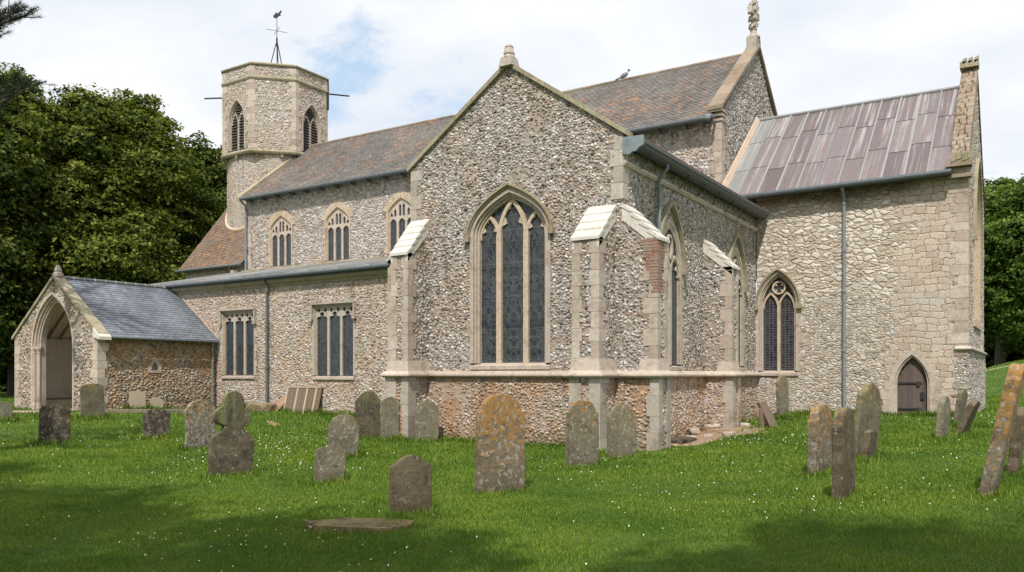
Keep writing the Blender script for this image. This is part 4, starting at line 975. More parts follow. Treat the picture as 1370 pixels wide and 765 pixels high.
for i in range(n):
    x0 = 4.79 - .42 + i * .14; x1 = x0 + .137
    top = lambda x: DO[3] + (DO[4] - DO[3]) * max(0., 1 - (abs(x - 4.79) / .425) ** 1.7) ** .9
    pl.poly(FS(10.6), [(x0, .3), (x1, .3), (x1, top(x1) - .005), ((x0 + x1) / 2, top((x0 + x1) / 2)), (x0, top(x0) - .005)], [], -.16 + random.uniform(-.008, .0), -.24, random.random())
dd = pl.build('door', M['door'], dr)
hg = MB()
for z in (1.42, .62): hg.poly(FS(10.6), [(4.39, z - .03), (5.05, z - .018), (5.05, z + .018), (4.39, z + .03)], [], -.13, -.17); hg.obox((4.95, 10.72, z - .02), (.05, 0, 0), (0, .015, 0), (0, 0, .06))
hg.obox((5.07, 10.735, 1.03), (.055, 0, 0), (0, .02, 0), (0, 0, .11)); hg.build('iron_strap', M['iron'], dd)
rp = MB(); rp.box(.72 - .0 + 5.15, 6.05, 10.57, 10.65, 1.02, 1.075); rp.build('red_brick', M['brick'], church)
wall('chancel_wall', FS(10.6), [(.02, -.3), (CX1, -.3), (CX1, 7.8), (.02, 7.8)], [hole(*D, .15), outline(*DO, .19, False, .06)], 'chancel', .036)
E_ = (14.8, 1.5, 3.4, 6.2, 8.6)
lw = .43; el = [cusped(14.8 + k * .98, lw, 6.0, 6.9, 3.4, .2) for k in (-1, 0, 1)]
make_window(FE(CX1), *E_, el, ('stone_gold', 'stone_gold'), sw=.3, glassm='glass_lattice')
wall('chancel_wall', FE(CX1), [(10.6, 2.46), (19.0, 2.46), (19.0, 8.1), (CRY, 11.95), (10.6, 8.1)], [hole(*E_, .3)], 'flint_gable', .06)
wall('chancel_plinth', FE(CX1 + .05), [(10.58, -.3), (19.0, -.3), (19.0, 2.48), (10.58, 2.48)], [], 'flint_east', .06)
ss_ = MB(); sweep(ss_, [(5.95, 10.6), (CX1 + .03, 10.6), (CX1 + .03, 19.0)], [(-.05, 2.40), (.05, 2.40), (.09, 2.44), (.09, 2.47), (.0, 2.54), (-.05, 2.54)]); ss_.build('string_course', M['stone_grey'], church)
# lead roof in bays with rolls and staggered laps
lead = MB(); nb = 11; bx0, bx1 = -1.15, 5.88; ey, ez, ry, rz = 10.22, 7.72, CRY, 11.55; bw = (bx1 - bx0) / nb; SL = math.hypot(ry - ey, rz - ez)
def lp(x, t, up=0.): return (x, ey + (ry - ey) * t - up * (rz - ez) / SL, ez + (rz - ez) * t + up * (ry - ey) / SL)
for i in range(nb):
    x0 = bx0 + i * bw; x1 = x0 + bw; cuts = [0, (.34 if i % 2 else .29) + random.uniform(-.02, .02), (.72 if i % 2 else .66) + random.uniform(-.02, .02), 1.]
    for j in range(3):
        a, b = cuts[j], cuts[j + 1]; t = random.random(); up0 = .016; m_ = 1 if i == 0 else 0
        lead.face([lp(x0, a, up0), lp(x1, a, up0), lp(x1, b, 0), lp(x0, b, 0)], t, [(x0, a * SL), (x1, a * SL), (x1, b * SL), (x0, b * SL)], m_)
        lead.face([lp(x0, a, -.004), lp(x1, a, -.004), lp(x1, a, up0), lp(x0, a, up0)], t, [(x0, a * SL)] * 4, m_)
    lead.tube([lp(x0, -.005, .012), lp(x0, 1.0, .012)], .034, 7, random.random(), mi=1)
lead.face([(bx1, 2 * CRY - ey, ez), (bx0, 2 * CRY - ey, ez), (bx0, ry, rz), (bx1, ry, rz)], .5, [(bx1, 0), (bx0, 0), (bx0, SL), (bx1, SL)])
lead.tube([(bx0, ry, rz + .03), (bx1, ry, rz + .03)], .07, 8, .7, mi=1)
lead.build('lead_roof', [M['lead_roof'], M['lead_pale']], church, label='streaked purplish lead sheet roof of the low east end')
cg = MB(); cg.tube([(-.6, 10.16, 7.66), (5.9, 10.16, 7.70)], .085, 10); cg.box(-.5, 5.9, 10.2, 10.58, 7.64, 7.68); cg.build('gutter', M['gutter'], church)
mf = MB(); e = Vector(lp(bx0 - .03, -.02)); r = Vector(lp(bx0 - .03, 1.)); up = Vector((0, -.12, .14))
mf.hexa([e, e + Vector((.13, 0, 0)), r + Vector((.13, 0, 0)), r, e + up, e + up + Vector((.05, 0, 0)), r + up + Vector((.05, 0, 0)), r + up], .7); mf.build('mortar_fillet', M['mortar'], church)
cpx = 2.84
downpipe([(cpx, 10.16, 7.6), (cpx, 10.48, 7.3), (cpx, 10.48, .3)], .05, 'pipe', [(cpx, 10.48, z) for z in (7.1, 5.6, 4.3, 2.4)])
# east gable coping: broad, rubbly, lichened
fr = FE(CX1); ec = MB()
for sg in (-1, 1):
    t = 0.
    while t < 1:
        dt = random.uniform(.018, .034); t1 = min(1., t + dt); xc = CX1 + .06
        while xc > CX1 - .46:
            w_ = random.uniform(.12, .3); xn = max(CX1 - .48, xc - w_); ru = random.uniform(-.04, .05)
            y0, y1 = CRY + sg * 4.42 * (1 - t), CRY + sg * 4.42 * (1 - t1); za, zb2 = 8.02 + 4.05 * t, 8.02 + 4.05 * t1
            if sg < 0: ec.hexa([(xn, y0, za - .3), (xc - .01, y0, za - .3), (xc - .01, y1 - .01, zb2 - .3), (xn, y1 - .01, zb2 - .3), (xn + .02, y0, za + .05 + ru), (xc - .03, y0, za + .05 + ru), (xc - .03, y1 - .02, zb2 + .05 + ru), (xn + .02, y1 - .02, zb2 + .05 + ru)])
            else: ec.hexa([(xn, y1 + .01, zb2 - .3), (xc - .01, y1 + .01, zb2 - .3), (xc - .01, y0, za - .3), (xn, y0, za - .3), (xn + .02, y1 + .02, zb2 + .05 + ru), (xc - .03, y1 + .02, zb2 + .05 + ru), (xc - .03, y0, za + .05 + ru), (xn + .02, y0, za + .05 + ru)])
            xc = xn
        t = t1
ec.box(CX1 - .5, CX1 + .1, 10.36, 10.75, 7.55, 7.82); ec.box(CX1 - .55, CX1 + .12, 10.22, 10.7, 7.86, 8.0)
ec.build('coping', M['coping_rust'], church)
kn = MB(); kn.obox((CX1 - .22, CRY, 12.25), (.28, 0, 0), (0, .25, 0), (0, 0, .1))
for a in range(6): kn.obox((CX1 - .45 + .09 * a, CRY + .12 * (-1) ** a, 12.4), (.06, 0, .03), (0, .13, .03), (0, 0, .08))
kn.build('gable_cross', M['coping'], church); kn = MB(); kn.obox((CX1 - .2, 10.32, 8.06), (.26, 0, 0), (0, .1, 0), (0, 0, .06))
for a in range(4): kn.obox((CX1 - .35 + .15 * a, 10.3, 8.12 + .05 * (a % 2)), (.07, 0, .02), (0, .1, .02), (0, 0, .1))
kn.build('kneeler_ornament', M['coping'], church)
q = MB(); quoins(q, CX1, 10.6, 2.6, 7.55, -1, 1, .3, .5, .3, .02); q.build('quoin_stones', M['stone'], church)

# ---- south porch
PX0, PX1, PY, PRX = -27.7, -21.7, .22, -24.7
PA = (-24.86, 1.25, .2, 2.75, 4.58)
fr = FS(PY); pm = MB()
for o0, o1, d0, d1 in ((.22, .32, .02, -.2), (.14, .22, -.06, -.3), (.07, .14, -.14, -.35), (0, .07, -.2, -.42)): band(pm, fr, *PA, o0, o1, d0, d1, .5)
for sg in (-1, 1):
    for dx, r in ((.04, .07), (.19, .05)):
        if sg > 0: continue
        x = PA[0] + sg * (PA[1] + dx); y = PY + (.16 if dx < .1 else .04)
        pm.lathe((x, y, .2), [(r * 1.5, 0), (r * 1.5, .25), (r, .35), (r, 2.3), (r * 1.25, 2.34), (r * 1.25, 2.4), (r * 1.9, 2.52), (r * 1.9, 2.6)], 10, .6)
ar = pm.build('porch_arch', M['stone'], church)
wall('porch_wall', FS(PY), [(PX0, -.3), (PX1, -.3), (PX1, 3.2), (PRX, 5.55), (PX0, 3.2)], [outline(*PA, .29, False, .6)], 'flint_porch_front', .055)
tw_ = [(2.35, 1.80), (2.85, 1.80), (2.6, 2.26)]
wall('porch_wall', FE(PX1), [(PY, -.3), (AY, -.3), (AY, 3.3), (PY, 3.3)], [[(2.38, 1.82), (2.82, 1.82), (2.80, 2.0), (2.6, 2.24), (2.40, 2.0)]], 'flint_porch', .055)
tb = MB(); tb.poly(FE(PX1), [(2.30, 1.74), (2.90, 1.74), (2.88, 2.05), (2.6, 2.36), (2.32, 2.05)], [[(2.44, 1.84), (2.76, 1.84), (2.74, 2.0), (2.6, 2.18), (2.46, 2.0)]], .02, -.2, .6); tb.face([FE(PX1)(a, z, -.18) for a, z in [(2.4, 1.8), (2.8, 1.8), (2.8, 2.0), (2.6, 2.25), (2.4, 2.0)]], .1); tb.build('small_window', M['stone'], church)
wall('porch_wall', FW(PX0), [(-AY, -.3), (-PY, -.3), (-PY, 3.3), (-AY, 3.3)], [], 'flint_porch', .2)
inn = MB(); inn.box(PX0 + .42, PX0 + .45, PY + .42, AY - .05, -.2, 3.2, .5); inn.box(PX1 - .45, PX1 - .42, PY + .42, AY - .05, -.2, 3.2, .5); inn.poly(FS(AY - .05), [(PX0 + .45, -.2), (PX1 - .45, -.2), (PX1 - .45, 3.2), (PRX, 5.3), (PX0 + .45, 3.2)], [], .02, -.02)
inn.box(PX0 + .452, PX0 + .9, PY + .5, AY - .1, -.2, .62, .8); inn.build('plaster_lining', M['plaster'], church)
ce = MB()
for sg in (-1, 1): ce.hexa([(PRX + sg * 2.75, PY + .42, 3.12), (PRX, PY + .42, 5.3), (PRX, AY - .1, 5.3), (PRX + sg * 2.75, AY - .1, 3.12), (PRX + sg * 2.75, PY + .42, 3.17), (PRX, PY + .42, 5.35), (PRX, AY - .1, 5.35), (PRX + sg * 2.75, AY - .1, 3.17)][::1], .5)
ce.build('plaster_ceiling', M['plaster'], church)
bb = MB(); bb.box(PX0 + .45, PX0 + .95, PY + .5, AY - .1, .622, .67); bb.build('bench', M['timber'], church)
fl = MB(); fl.box(PX0 + .42, PX1 - .42, PY - .3, AY - .1, .0, .24); fl.build('porch_floor', M['plaster'], church)
pr = MB(); slope(pr, (PX1 + .22, PY + .28, 3.12), (PX1 + .22, AY + .05, 3.12), (PRX, PY + .28, 5.52), (PRX, AY + .05, 5.52), .17, .01)
slope(pr, (PX0 - .22, AY + .05, 3.12), (PX0 - .22, PY + .28, 3.12), (PRX, AY + .05, 5.52), (PRX, PY + .28, 5.52), .17, .01); pro = pr.build('roof', M['slate'], church, label='new blue grey slate roof of the porch')
pt = MB()
y = PY + .3
while y < AY - .1: pt.tube([(PRX, y, 5.53), (PRX, y + .44, 5.53)], .085, 8, random.random()); y += .45
pt.build('ridge_tiles', M['pipe_dark'], pro)
pj = MB()
y = PY + .3
while y < AY: pj.tube([(PRX, y - .02, 5.532), (PRX, y + .01, 5.532)], .090, 8, .9); y += .45
pj.build('ridge_joint', M['mortar'], pro)
rfl = MB(); rfl.face([(PX1 + .2, AY - .02, 3.16), (PX1 + .2, AY - .02, 3.24), (PRX, AY - .02, 5.66), (PRX, AY - .02, 5.56)], .7); rfl.build('mortar_fillet', M['mortar'], church)
rafters = MB()
for y in np.arange(PY + .6, AY, .5):
    for sg in (-1, 1): rafters.tube([(PRX + sg * 2.75, y, 3.06), (PRX, y, 5.24)], .06, 4)
rafters.build('rafter', M['timber'], church)
gable_coping(FS(PY), PRX, 3.18, 3.12, 5.5, .06, -.34, .12, 'coping')
ks = MB(); ks.hexa([(PX1 - .12, PY - .12, 3.10), (PX1 + .32, PY - .12, 2.98), (PX1 + .32, PY + .36, 2.98), (PX1 - .12, PY + .36, 3.10), (PX1 - .12, PY - .12, 3.44), (PX1 + .32, PY - .12, 3.1), (PX1 + .32, PY + .36, 3.1), (PX1 - .12, PY + .36, 3.44)], .9); ks.build('kneeler_stone', M['stone_new'], church)
pf = MB(); pf.lathe((PRX, PY + .14, 5.56), [(.2, 0), (.2, .12), (.12, .18), (.15, .24), (.05, .46)], 8); pf.build('gable_finial', M['stone_grey'], church)
for xx, sg in ((PX1, -1), (PX0, 1)): q = MB(); quoins(q, xx, PY, .0, 3.1, sg, 1, .32, .42, .3, .02); q.build('quoin_stones', M['stone'], church)
pg = MB(); pg.tube([(PX1 + .27, PY + .35, 3.08), (PX1 + .27, AY - .05, 3.06)], .05, 8); pg.build('gutter', M['pipe_dark'], church)
downpipe([(PX1 + .27, 5.2, 3.05), (PX1 + .1, 5.25, 2.8), (PX1 + .1, 5.25, .2)], .04, 'pipe')
# ------------------------------------------------------------------ ground, path, earth
def ground_mat():
    m, g = new_mat('mown_turf_soil', .95, .1); v = g.tc()
    c = g.ramp(g.noise(v, .9, 5, .6), [(.3, (.045, .085, .014)), (.5, (.062, .115, .017)), (.7, (.095, .145, .028))])
    c = g.mix(1., c, g.ramp(g.noise(v, 22, 5, .7), [(.3, .6), (.7, 1.35)]), 'MULTIPLY')
    g.put(g.bsdf.inputs['Base Color'], c); g.put(g.bsdf.inputs['Normal'], g.bump(g.noise(v, 30, 5, .75), .03, .8)); return m
M['turf'] = ground_mat()
M['path'] = ashlar('pale_pink_gravel', (.42, .32, .24), (.5, .39, .3), stain=(.7, .62, .5)); M['earth'] = ashlar('dry_rubble_earth', (.36, .245, .16), (.40, .28, .19), stain=(.6, .5, .4), bumpd=.05)
def axis(lo, hi, f0, f1, st, far):
    a = list(np.arange(f0, f1 + .01, st)); x = f1; s = st
    while x < hi: s *= 1.35; x += s; a.append(min(x, hi))
    x = f0; s = st
    while x > lo: s *= 1.35; x -= s; a.insert(0, max(x, lo))
    return np.array(a)
GX = axis(-900, 900, -32, 14, .4, 0); GY = axis(-300, 1200, -20, 24, .4, 0)
GZ = np.array([[gh(x, y) for x in GX] for y in GY])
nx, ny = len(GX), len(GY)
Vv = np.stack([np.tile(GX, ny), np.repeat(GY, nx), GZ.ravel()], 1)
ii = (np.arange(ny - 1)[:, None] * nx + np.arange(nx - 1)[None]).ravel()
go = bpy.data.objects.new('ground', np_mesh('ground', Vv, np.stack([ii, ii + 1, ii + nx + 1, ii + nx], 1), None, M['turf'], True)); COL.objects.link(go)
tag(go, 'green mown churchyard turf rising gently towards the right', 'ground', kind='structure')
def hz(x, y):
    ix = np.clip(np.searchsorted(GX, x) - 1, 0, nx - 2); iy = np.clip(np.searchsorted(GY, y) - 1, 0, ny - 2)
    fx = (x - GX[ix]) / (GX[ix + 1] - GX[ix]); fy = (y - GY[iy]) / (GY[iy + 1] - GY[iy])
    return GZ[iy, ix] * (1 - fx) * (1 - fy) + GZ[iy, ix + 1] * fx * (1 - fy) + GZ[iy + 1, ix] * (1 - fx) * fy + GZ[iy + 1, ix + 1] * fx * fy
def strip(name, pts, wids, mat, up, label, cat, jit=.1):
    """a ribbon of ground following the terrain"""
    mb = MB(); rows = []; n = len(pts)
    P2 = []
    for i in range(n - 1):
        a, b = Vector(pts[i]), Vector(pts[i + 1]); k = max(1, int((b - a).length / .35))
        for j in range(k): P2.append((a.lerp(b, j / k), wids[i] + (wids[i + 1] - wids[i]) * j / k))
    P2.append((Vector(pts[-1]), wids[-1]))
    for i, (p, w) in enumerate(P2):
        d = (P2[min(i + 1, len(P2) - 1)][0] - P2[max(i - 1, 0)][0]).normalized(); nn = Vector((-d.y, d.x)); row = []
        for s in np.linspace(-1, 1, 7):
            q = p + nn * s * (w / 2 + random.uniform(-jit, jit) * (abs(s) == 1)); row.append((q.x, q.y, float(hz(q.x, q.y)) + up * (1 - abs(s) ** 3) - .004))
        rows.append(row)
    for i in range(len(rows) - 1):
        for j in range(6): mb.face([rows[i][j], rows[i + 1][j], rows[i + 1][j + 1], rows[i][j + 1]][::-1], .5)
    return tag(mb.build(name, M[mat], None, True), label, cat, kind='structure')
strip('path', [(-24.7, 1.2), (-24.6, -.6), (-26, -2.0), (-34, -2.8)], [2.4, 2.2, 1.9, 1.8], 'path', .03, 'pale gravel path leading to the porch door', 'path')
strip('path', [(-8, 51.2), (10, 51.5), (60, 52)], [.8, .9, .9], 'path', .03, 'thin pale path along the top of the far lawn', 'path', .05)
strip('bare_earth', [(.55, .9), (.75, 2.5), (.85, 4.2), (.75, 5.6), (.45, 7.4)], [1.0, 1.5, 1.9, 1.9, .7], 'earth', .08, 'strip of bare rubbly earth at the foot of the flint wall', 'ground', .12)
strip('bare_earth', [(-14.2, 1.9), (-13.0, 1.2)], [.35, .3], 'earth', .02, 'small worn patch of bare earth in the grass bank', 'ground', .1)
strip('bare_earth', [(-22.0, -.7), (-19.6, .35)], [.55, .7], 'path', .02, 'worn gravelly patch beside the kerbed grave', 'ground', .1)

# ------------------------------------------------------------------ grass and daisies
def grass_mat():
    m = bpy.data.materials.new('grass_blade'); m.use_nodes = True; g = G(m.node_tree); b = m.node_tree.nodes['Principled BSDF']; out = m.node_tree.nodes['Material Output']
    t = g.attr('tone'); v = g.tc()
    c = g.ramp(t, [(.0, (.068, .132, .012)), (.45, (.148, .242, .026)), (.8, (.228, .318, .055)), (1., (.38, .33, .12))])
    c = g.mix(1., c, g.ramp(g.noise(v, .55, 4, .6), [(.34, (.62, .74, .6)), (.5, (1, 1, 1)), (.66, (1.28, 1.14, 1.1))]), 'MULTIPLY')
    g.put(b.inputs['Base Color'], c); b.inputs['Roughness'].default_value = .6; b.inputs['Specular IOR Level'].default_value = .25
    tr = g.add('ShaderNodeBsdfTranslucent'); g.put(tr.inputs['Color'], g.mix(1., c, (1.3, 1.25, .6), 'MULTIPLY'))
    mx = g.add('ShaderNodeMixShader'); mx.inputs[0].default_value = .3; g.l.new(b.outputs[0], mx.inputs[1]); g.l.new(tr.outputs[0], mx.inputs[2]); g.l.new(mx.outputs[0], out.inputs[0]); return m
M['grass'] = grass_mat()
def blocked(x, y):
    r = (x > -6.5) & (x < .1) & (y > -.1) & (y < 11) | (x > -.5) & (x < 6.4) & (y > 10.5) & (y < 20) | (x < -6) & (y > 5.45) & (y < 20) & (x > -31) | (x < -21.6) & (x > -27.8) & (y > .15) & (y < 6)
    r |= (x > -.1) & (x < 1.35) & (y > .7) & (y < 7.0) | (x > -6.35) & (x < -5.65) & (y > -.92) & (y < 0) | (x > -.95) & (x < .95) & (y > -.92) & (y < .66)
    r |= (np.abs(x + 24.9) < 1.2) & (y > -2.2) & (y < 1) | (np.abs(x - 1.62) < .28) & (np.abs(y + 10.5) < .2)
    return r
STONES = []      # (x, y, halfwidth) filled below, longer grass grows round them
def scatter(n, d0, d1, side=1.5, pad=2.2):
    d = np.sqrt(RNG.uniform(d0 * d0, d1 * d1, n)); k = RNG.uniform(-.5, .5, n) * side * 1.0; lat = k * d + RNG.uniform(-pad, pad, n)
    x = CAM.x + lat * RIGHT.x + d * FWD.x; y = CAM.y + lat * RIGHT.y + d * FWD.y
    ok = ~blocked(x, y); return x[ok], y[ok], d[ok]
def nz(x, y, f, o):       # cheap smooth noise, vectorised
    return (np.sin(x * f + 1.7 * np.sin(y * f * .7 + o)) + np.sin(y * f * 1.13 + 1.3 * np.sin(x * f * .83 + o * 2)) + np.sin((x + y) * f * .61 + o * 3)) / 3
def make_grass():
    X = []; Y = []; D = []
    for n, a, b in ((290000, 5.0, 12), (265000, 12, 21), (125000, 21, 38), (50000, 38, 75)):
        x, y, d = scatter(n, a, b); X.append(x); Y.append(y); D.append(d)
    # tall uncut fringe round stones and along the walls
    fx, fy = [], []
    for (sx, sy, hw) in STONES:
        k = 650; a = RNG.uniform(0, 2 * math.pi, k); r = np.abs(RNG.normal(.0, .16, k)) + .08
        fx.append(sx + np.cos(a) * r * (1 + hw)); fy.append(sy + np.sin(a) * (r + hw * .9))
    for (x0, y0, x1, y1, k) in ((-6.3, -.2, .0, -.2, 2500), (-21, 5.3, -6.4, 5.3, 4000), (1.2, 10.4, 6.3, 10.4, 2500), (-6.3, -1.0, -5.6, -1.0, 500), (-.9, -1., .9, -.95, 700), (1.2, .8, 1.35, 7, 1200)):
        t = RNG.uniform(0, 1, k); fx.append(x0 + (x1 - x0) * t + RNG.normal(0, .07, k)); fy.append(y0 + (y1 - y0) * t - np.abs(RNG.normal(0, .12, k)))
    fx = np.concatenate(fx); fy = np.concatenate(fy); ok = ~blocked(fx, fy); fx, fy = fx[ok], fy[ok]
    nf = len(fx)
    X.append(fx); Y.append(fy); D.append(np.hypot(fx - CAM.x, fy - CAM.y))
    x = np.concatenate(X); y = np.concatenate(Y); d = np.concatenate(D); n = len(x); tall = np.zeros(n); tall[-nf:] = 1
    z = hz(x, y) - .006
    cl = nz(x, y, 1.1, .3) * .5 + nz(x, y, 3.7, 1.1) * .5
    h = RNG.uniform(.022, .05, n) * (1 + .55 * cl); h = h * (1 + tall * RNG.uniform(.6, 1.9, n)) * np.clip(d / 13, .9, 2.2)
    w = .0024 * np.clip(d / 7, 1, 6) * RNG.uniform(.8, 1.5, n)
    a = RNG.uniform(0, 2 * math.pi, n); dx, dy = np.cos(a), np.sin(a); b = a + RNG.uniform(.6, 2.5, n); lx, ly = np.cos(b) * h * RNG.uniform(.15, .9, n), np.sin(b) * h * RNG.uniform(.15, .9, n)
    P = np.zeros((n, 5, 3), np.float32)
    P[:, 0] = np.stack([x - dx * w, y - dy * w, z], 1); P[:, 1] = np.stack([x + dx * w, y + dy * w, z], 1)
    P[:, 2] = np.stack([x + lx * .4 + dx * w * .8, y + ly * .4 + dy * w * .8, z + h * .62], 1); P[:, 3] = np.stack([x + lx * .4 - dx * w * .8, y + ly * .4 - dy * w * .8, z + h * .62], 1)
    P[:, 4] = np.stack([x + lx, y + ly, z + h], 1)
    base = (np.arange(n) * 5)[:, None]
    F = np.concatenate([base + np.array([[0, 1, 2]]), base + np.array([[0, 2, 3]]), base + np.array([[3, 2, 4]])], 1).reshape(-1, 3)
    tone = np.clip(RNG.beta(2.2, 2.6, n) * .8 + .10 * cl + (RNG.uniform(0, 1, n) > .965) * .4, 0, 1)
    o = bpy.data.objects.new('grass', np_mesh('grass', P.reshape(-1, 3), F, np.repeat(tone, 3), M['grass'])); COL.objects.link(o)
    tag(o, 'short green grass blades over the whole churchyard', 'grass', kind='stuff')
    # daisies: tiny white heads in drifts
    x, y, d = scatter(13000, 5.2, 26); m = nz(x, y, .75, 2.2) + .4 * nz(x, y, 2.3, .4) + RNG.normal(0, .62, len(x)); ok = (m > .62) & (RNG.uniform(0, 1, len(x)) < .5); x, y, d = x[ok], y[ok], d[ok]
    z = hz(x, y) + RNG.uniform(.035, .07, len(x)) * np.clip(d / 12, 1, 1.5); n = len(x); r = RNG.uniform(.0035, .009, n) * np.clip(d / 12, 1, 1.5); tl = RNG.uniform(-.5, .5, (n, 2)) + np.array([[.2, -.5]])
    P = np.zeros((n, 6, 3), np.float32)
    for i in range(6):
        c_, s_ = math.cos(i * math.pi / 3), math.sin(i * math.pi / 3); P[:, i] = np.stack([x + c_ * r, y + s_ * r, z - (c_ * tl[:, 0] + s_ * tl[:, 1]) * r], 1)
    o = bpy.data.objects.new('daisies', np_mesh('daisies', P.reshape(-1, 3), (np.arange(n) * 6)[:, None] + np.arange(6)[None], None, plain('white_petals', (.74, .74, .70), .8, .1))); COL.objects.link(o)
    tag(o, 'tiny white daisies scattered through the grass', 'daisies', kind='stuff')

# ------------------------------------------------------------------ gravestones
def grave_mat(name, base, base2, orange=.0, white=.0, dark=.0, green=.0, oc=(.29, .155, .045)):
    m, g = new_mat(name, .9, .2); oi = g.add('ShaderNodeObjectInfo').outputs['Random']; v0 = g.tc(); v = g.vmath('ADD', v0, g.comb(g.math('MULTIPLY', oi, 37.), g.math('MULTIPLY', oi, 11.), 0))
    base, base2 = [tuple(k * f for k, f in zip(q, (.90, .90, .76))) for q in (base, base2)]
    z = g.sep(v0)[2]
    c = g.mix(g.ss(g.noise(v, 2.6, 5, .65), .35, .65), base, base2); c = g.mix(1., c, g.ramp(g.noise(v, 24, 6, .7), [(.28, .62), (.5, 1.), (.72, 1.3)]), 'MULTIPLY')
    if dark: c = g.mix(g.ss(g.noise(g.mapping(v, loc=(3, 1, 8)), 5.5, 7, .75), .60 - dark * .2, .70 - dark * .2, 0, .85), c, (.05, .042, .036))
    if green: c = g.mix(g.ss(g.math('ADD', g.noise(g.mapping(v, (2.5, 2.5, .55)), 2.2, 5, .7), g.lin(z, .2, 1.4, -.12, .10)), .50, .66, 0, green), c, (.19, .205, .085))
    if orange: c = g.mix(g.ss(g.math('ADD', g.noise(g.mapping(v, loc=(9, 2, 4)), 10.5, 9, .80), g.lin(z, 0, 1.3, -.12, .06)), .585 - orange * .10, .64 - orange * .10, 0, .85), c, g.mix(g.noise(v, 9, 3), oc, tuple(k * 1.5 for k in oc)))
    if white: c = g.mix(g.ss(g.noise(g.mapping(v, loc=(1, 7, 3)), 13, 8, .76), .60 - white * .08, .65 - white * .08, 0, .75), c, (.40, .39, .345))
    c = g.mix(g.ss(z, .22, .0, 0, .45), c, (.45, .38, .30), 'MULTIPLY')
    g.put(g.bsdf.inputs['Base Color'], c); g.put(g.bsdf.inputs['Normal'], g.bump(g.math('ADD', g.noise(v, 30, 6, .75), g.noise(v, 6, 4, .6)), .014, .9)); return m
BSE = (.235, .20, .16)
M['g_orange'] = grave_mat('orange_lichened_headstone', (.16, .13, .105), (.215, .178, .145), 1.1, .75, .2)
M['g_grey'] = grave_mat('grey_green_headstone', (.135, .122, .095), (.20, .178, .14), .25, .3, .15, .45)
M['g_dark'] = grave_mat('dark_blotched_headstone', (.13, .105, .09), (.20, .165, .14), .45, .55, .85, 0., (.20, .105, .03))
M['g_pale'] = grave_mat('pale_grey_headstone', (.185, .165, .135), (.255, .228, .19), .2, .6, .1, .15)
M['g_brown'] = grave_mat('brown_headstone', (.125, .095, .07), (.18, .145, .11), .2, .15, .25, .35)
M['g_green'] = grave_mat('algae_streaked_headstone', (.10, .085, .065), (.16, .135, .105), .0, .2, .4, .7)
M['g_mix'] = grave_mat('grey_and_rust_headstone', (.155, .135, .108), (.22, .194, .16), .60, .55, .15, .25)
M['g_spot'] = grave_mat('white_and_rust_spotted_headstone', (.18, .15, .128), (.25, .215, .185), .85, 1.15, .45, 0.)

def hs_outline(kind, w, h):
    r = w / 2; P = [(-r, -.35), (r, -.35)]
    def arc(cx, cz, rx, rz, a0, a1, n=12): return [(cx + rx * math.cos(a0 + (a1 - a0) * i / n), cz + rz * math.sin(a0 + (a1 - a0) * i / n)) for i in range(n + 1)]
    pi = math.pi
    if kind == 'round': P += arc(0, h - r * .85, r, r * .85, 0, pi, 16)
    elif kind == 'segment': P += arc(0, h - r * .38, r, r * .38, 0, pi, 14)
    elif kind == 'shoulder':
        s = r * .80; P += [(r, h - s * .92), (r * .97, h - s * .80), (s * 1.02, h - s * .74)] + arc(0, h - s * .72, s, s * .72, .02, pi - .02, 16) + [(-s * 1.02, h - s * .74), (-r * .97, h - s * .80), (-r, h - s * .92)]
    elif kind == 'ogee':
        P += [(r, h * .78), (r * .93, h * .84), (r * .62, h * .87)] + arc(0, h * .86, r * .56, h * .14, .05, pi - .05, 10) + [(-r * .62, h * .87), (-r * .93, h * .84), (-r, h * .78)]
    elif kind == 'scroll':     # low arch between small hollow shoulders
        P += [(r, h * .80), (r * .86, h * .845)] + arc(0, h * .80, r * .78, h * .20, .22, pi - .22, 12) + [(-r * .86, h * .845), (-r, h * .80)]
    elif kind == 'trefoil':
        q = r * .44
        P += [(r, h * .40), (r * .95, h * .445), (r * .72, h * .50), (r * .50, h * .545), (r * .40, h * .585)]
        P += arc(r * .46, h * .70, q * .92, q * .92, -pi * .42, pi * .50, 10) + arc(0, h - q, q, q, .10, pi - .10, 14) + arc(-r * .46, h * .70, q * .92, q * .92, pi * .50, pi * 1.42, 10)
        P += [(-r * .40, h * .585), (-r * .50, h * .545), (-r * .72, h * .50), (-r * .95, h * .445), (-r, h * .40)]
    else: P += [(r, h), (-r, h)]
    return P
GROUP = 'old headstones standing in the churchyard'
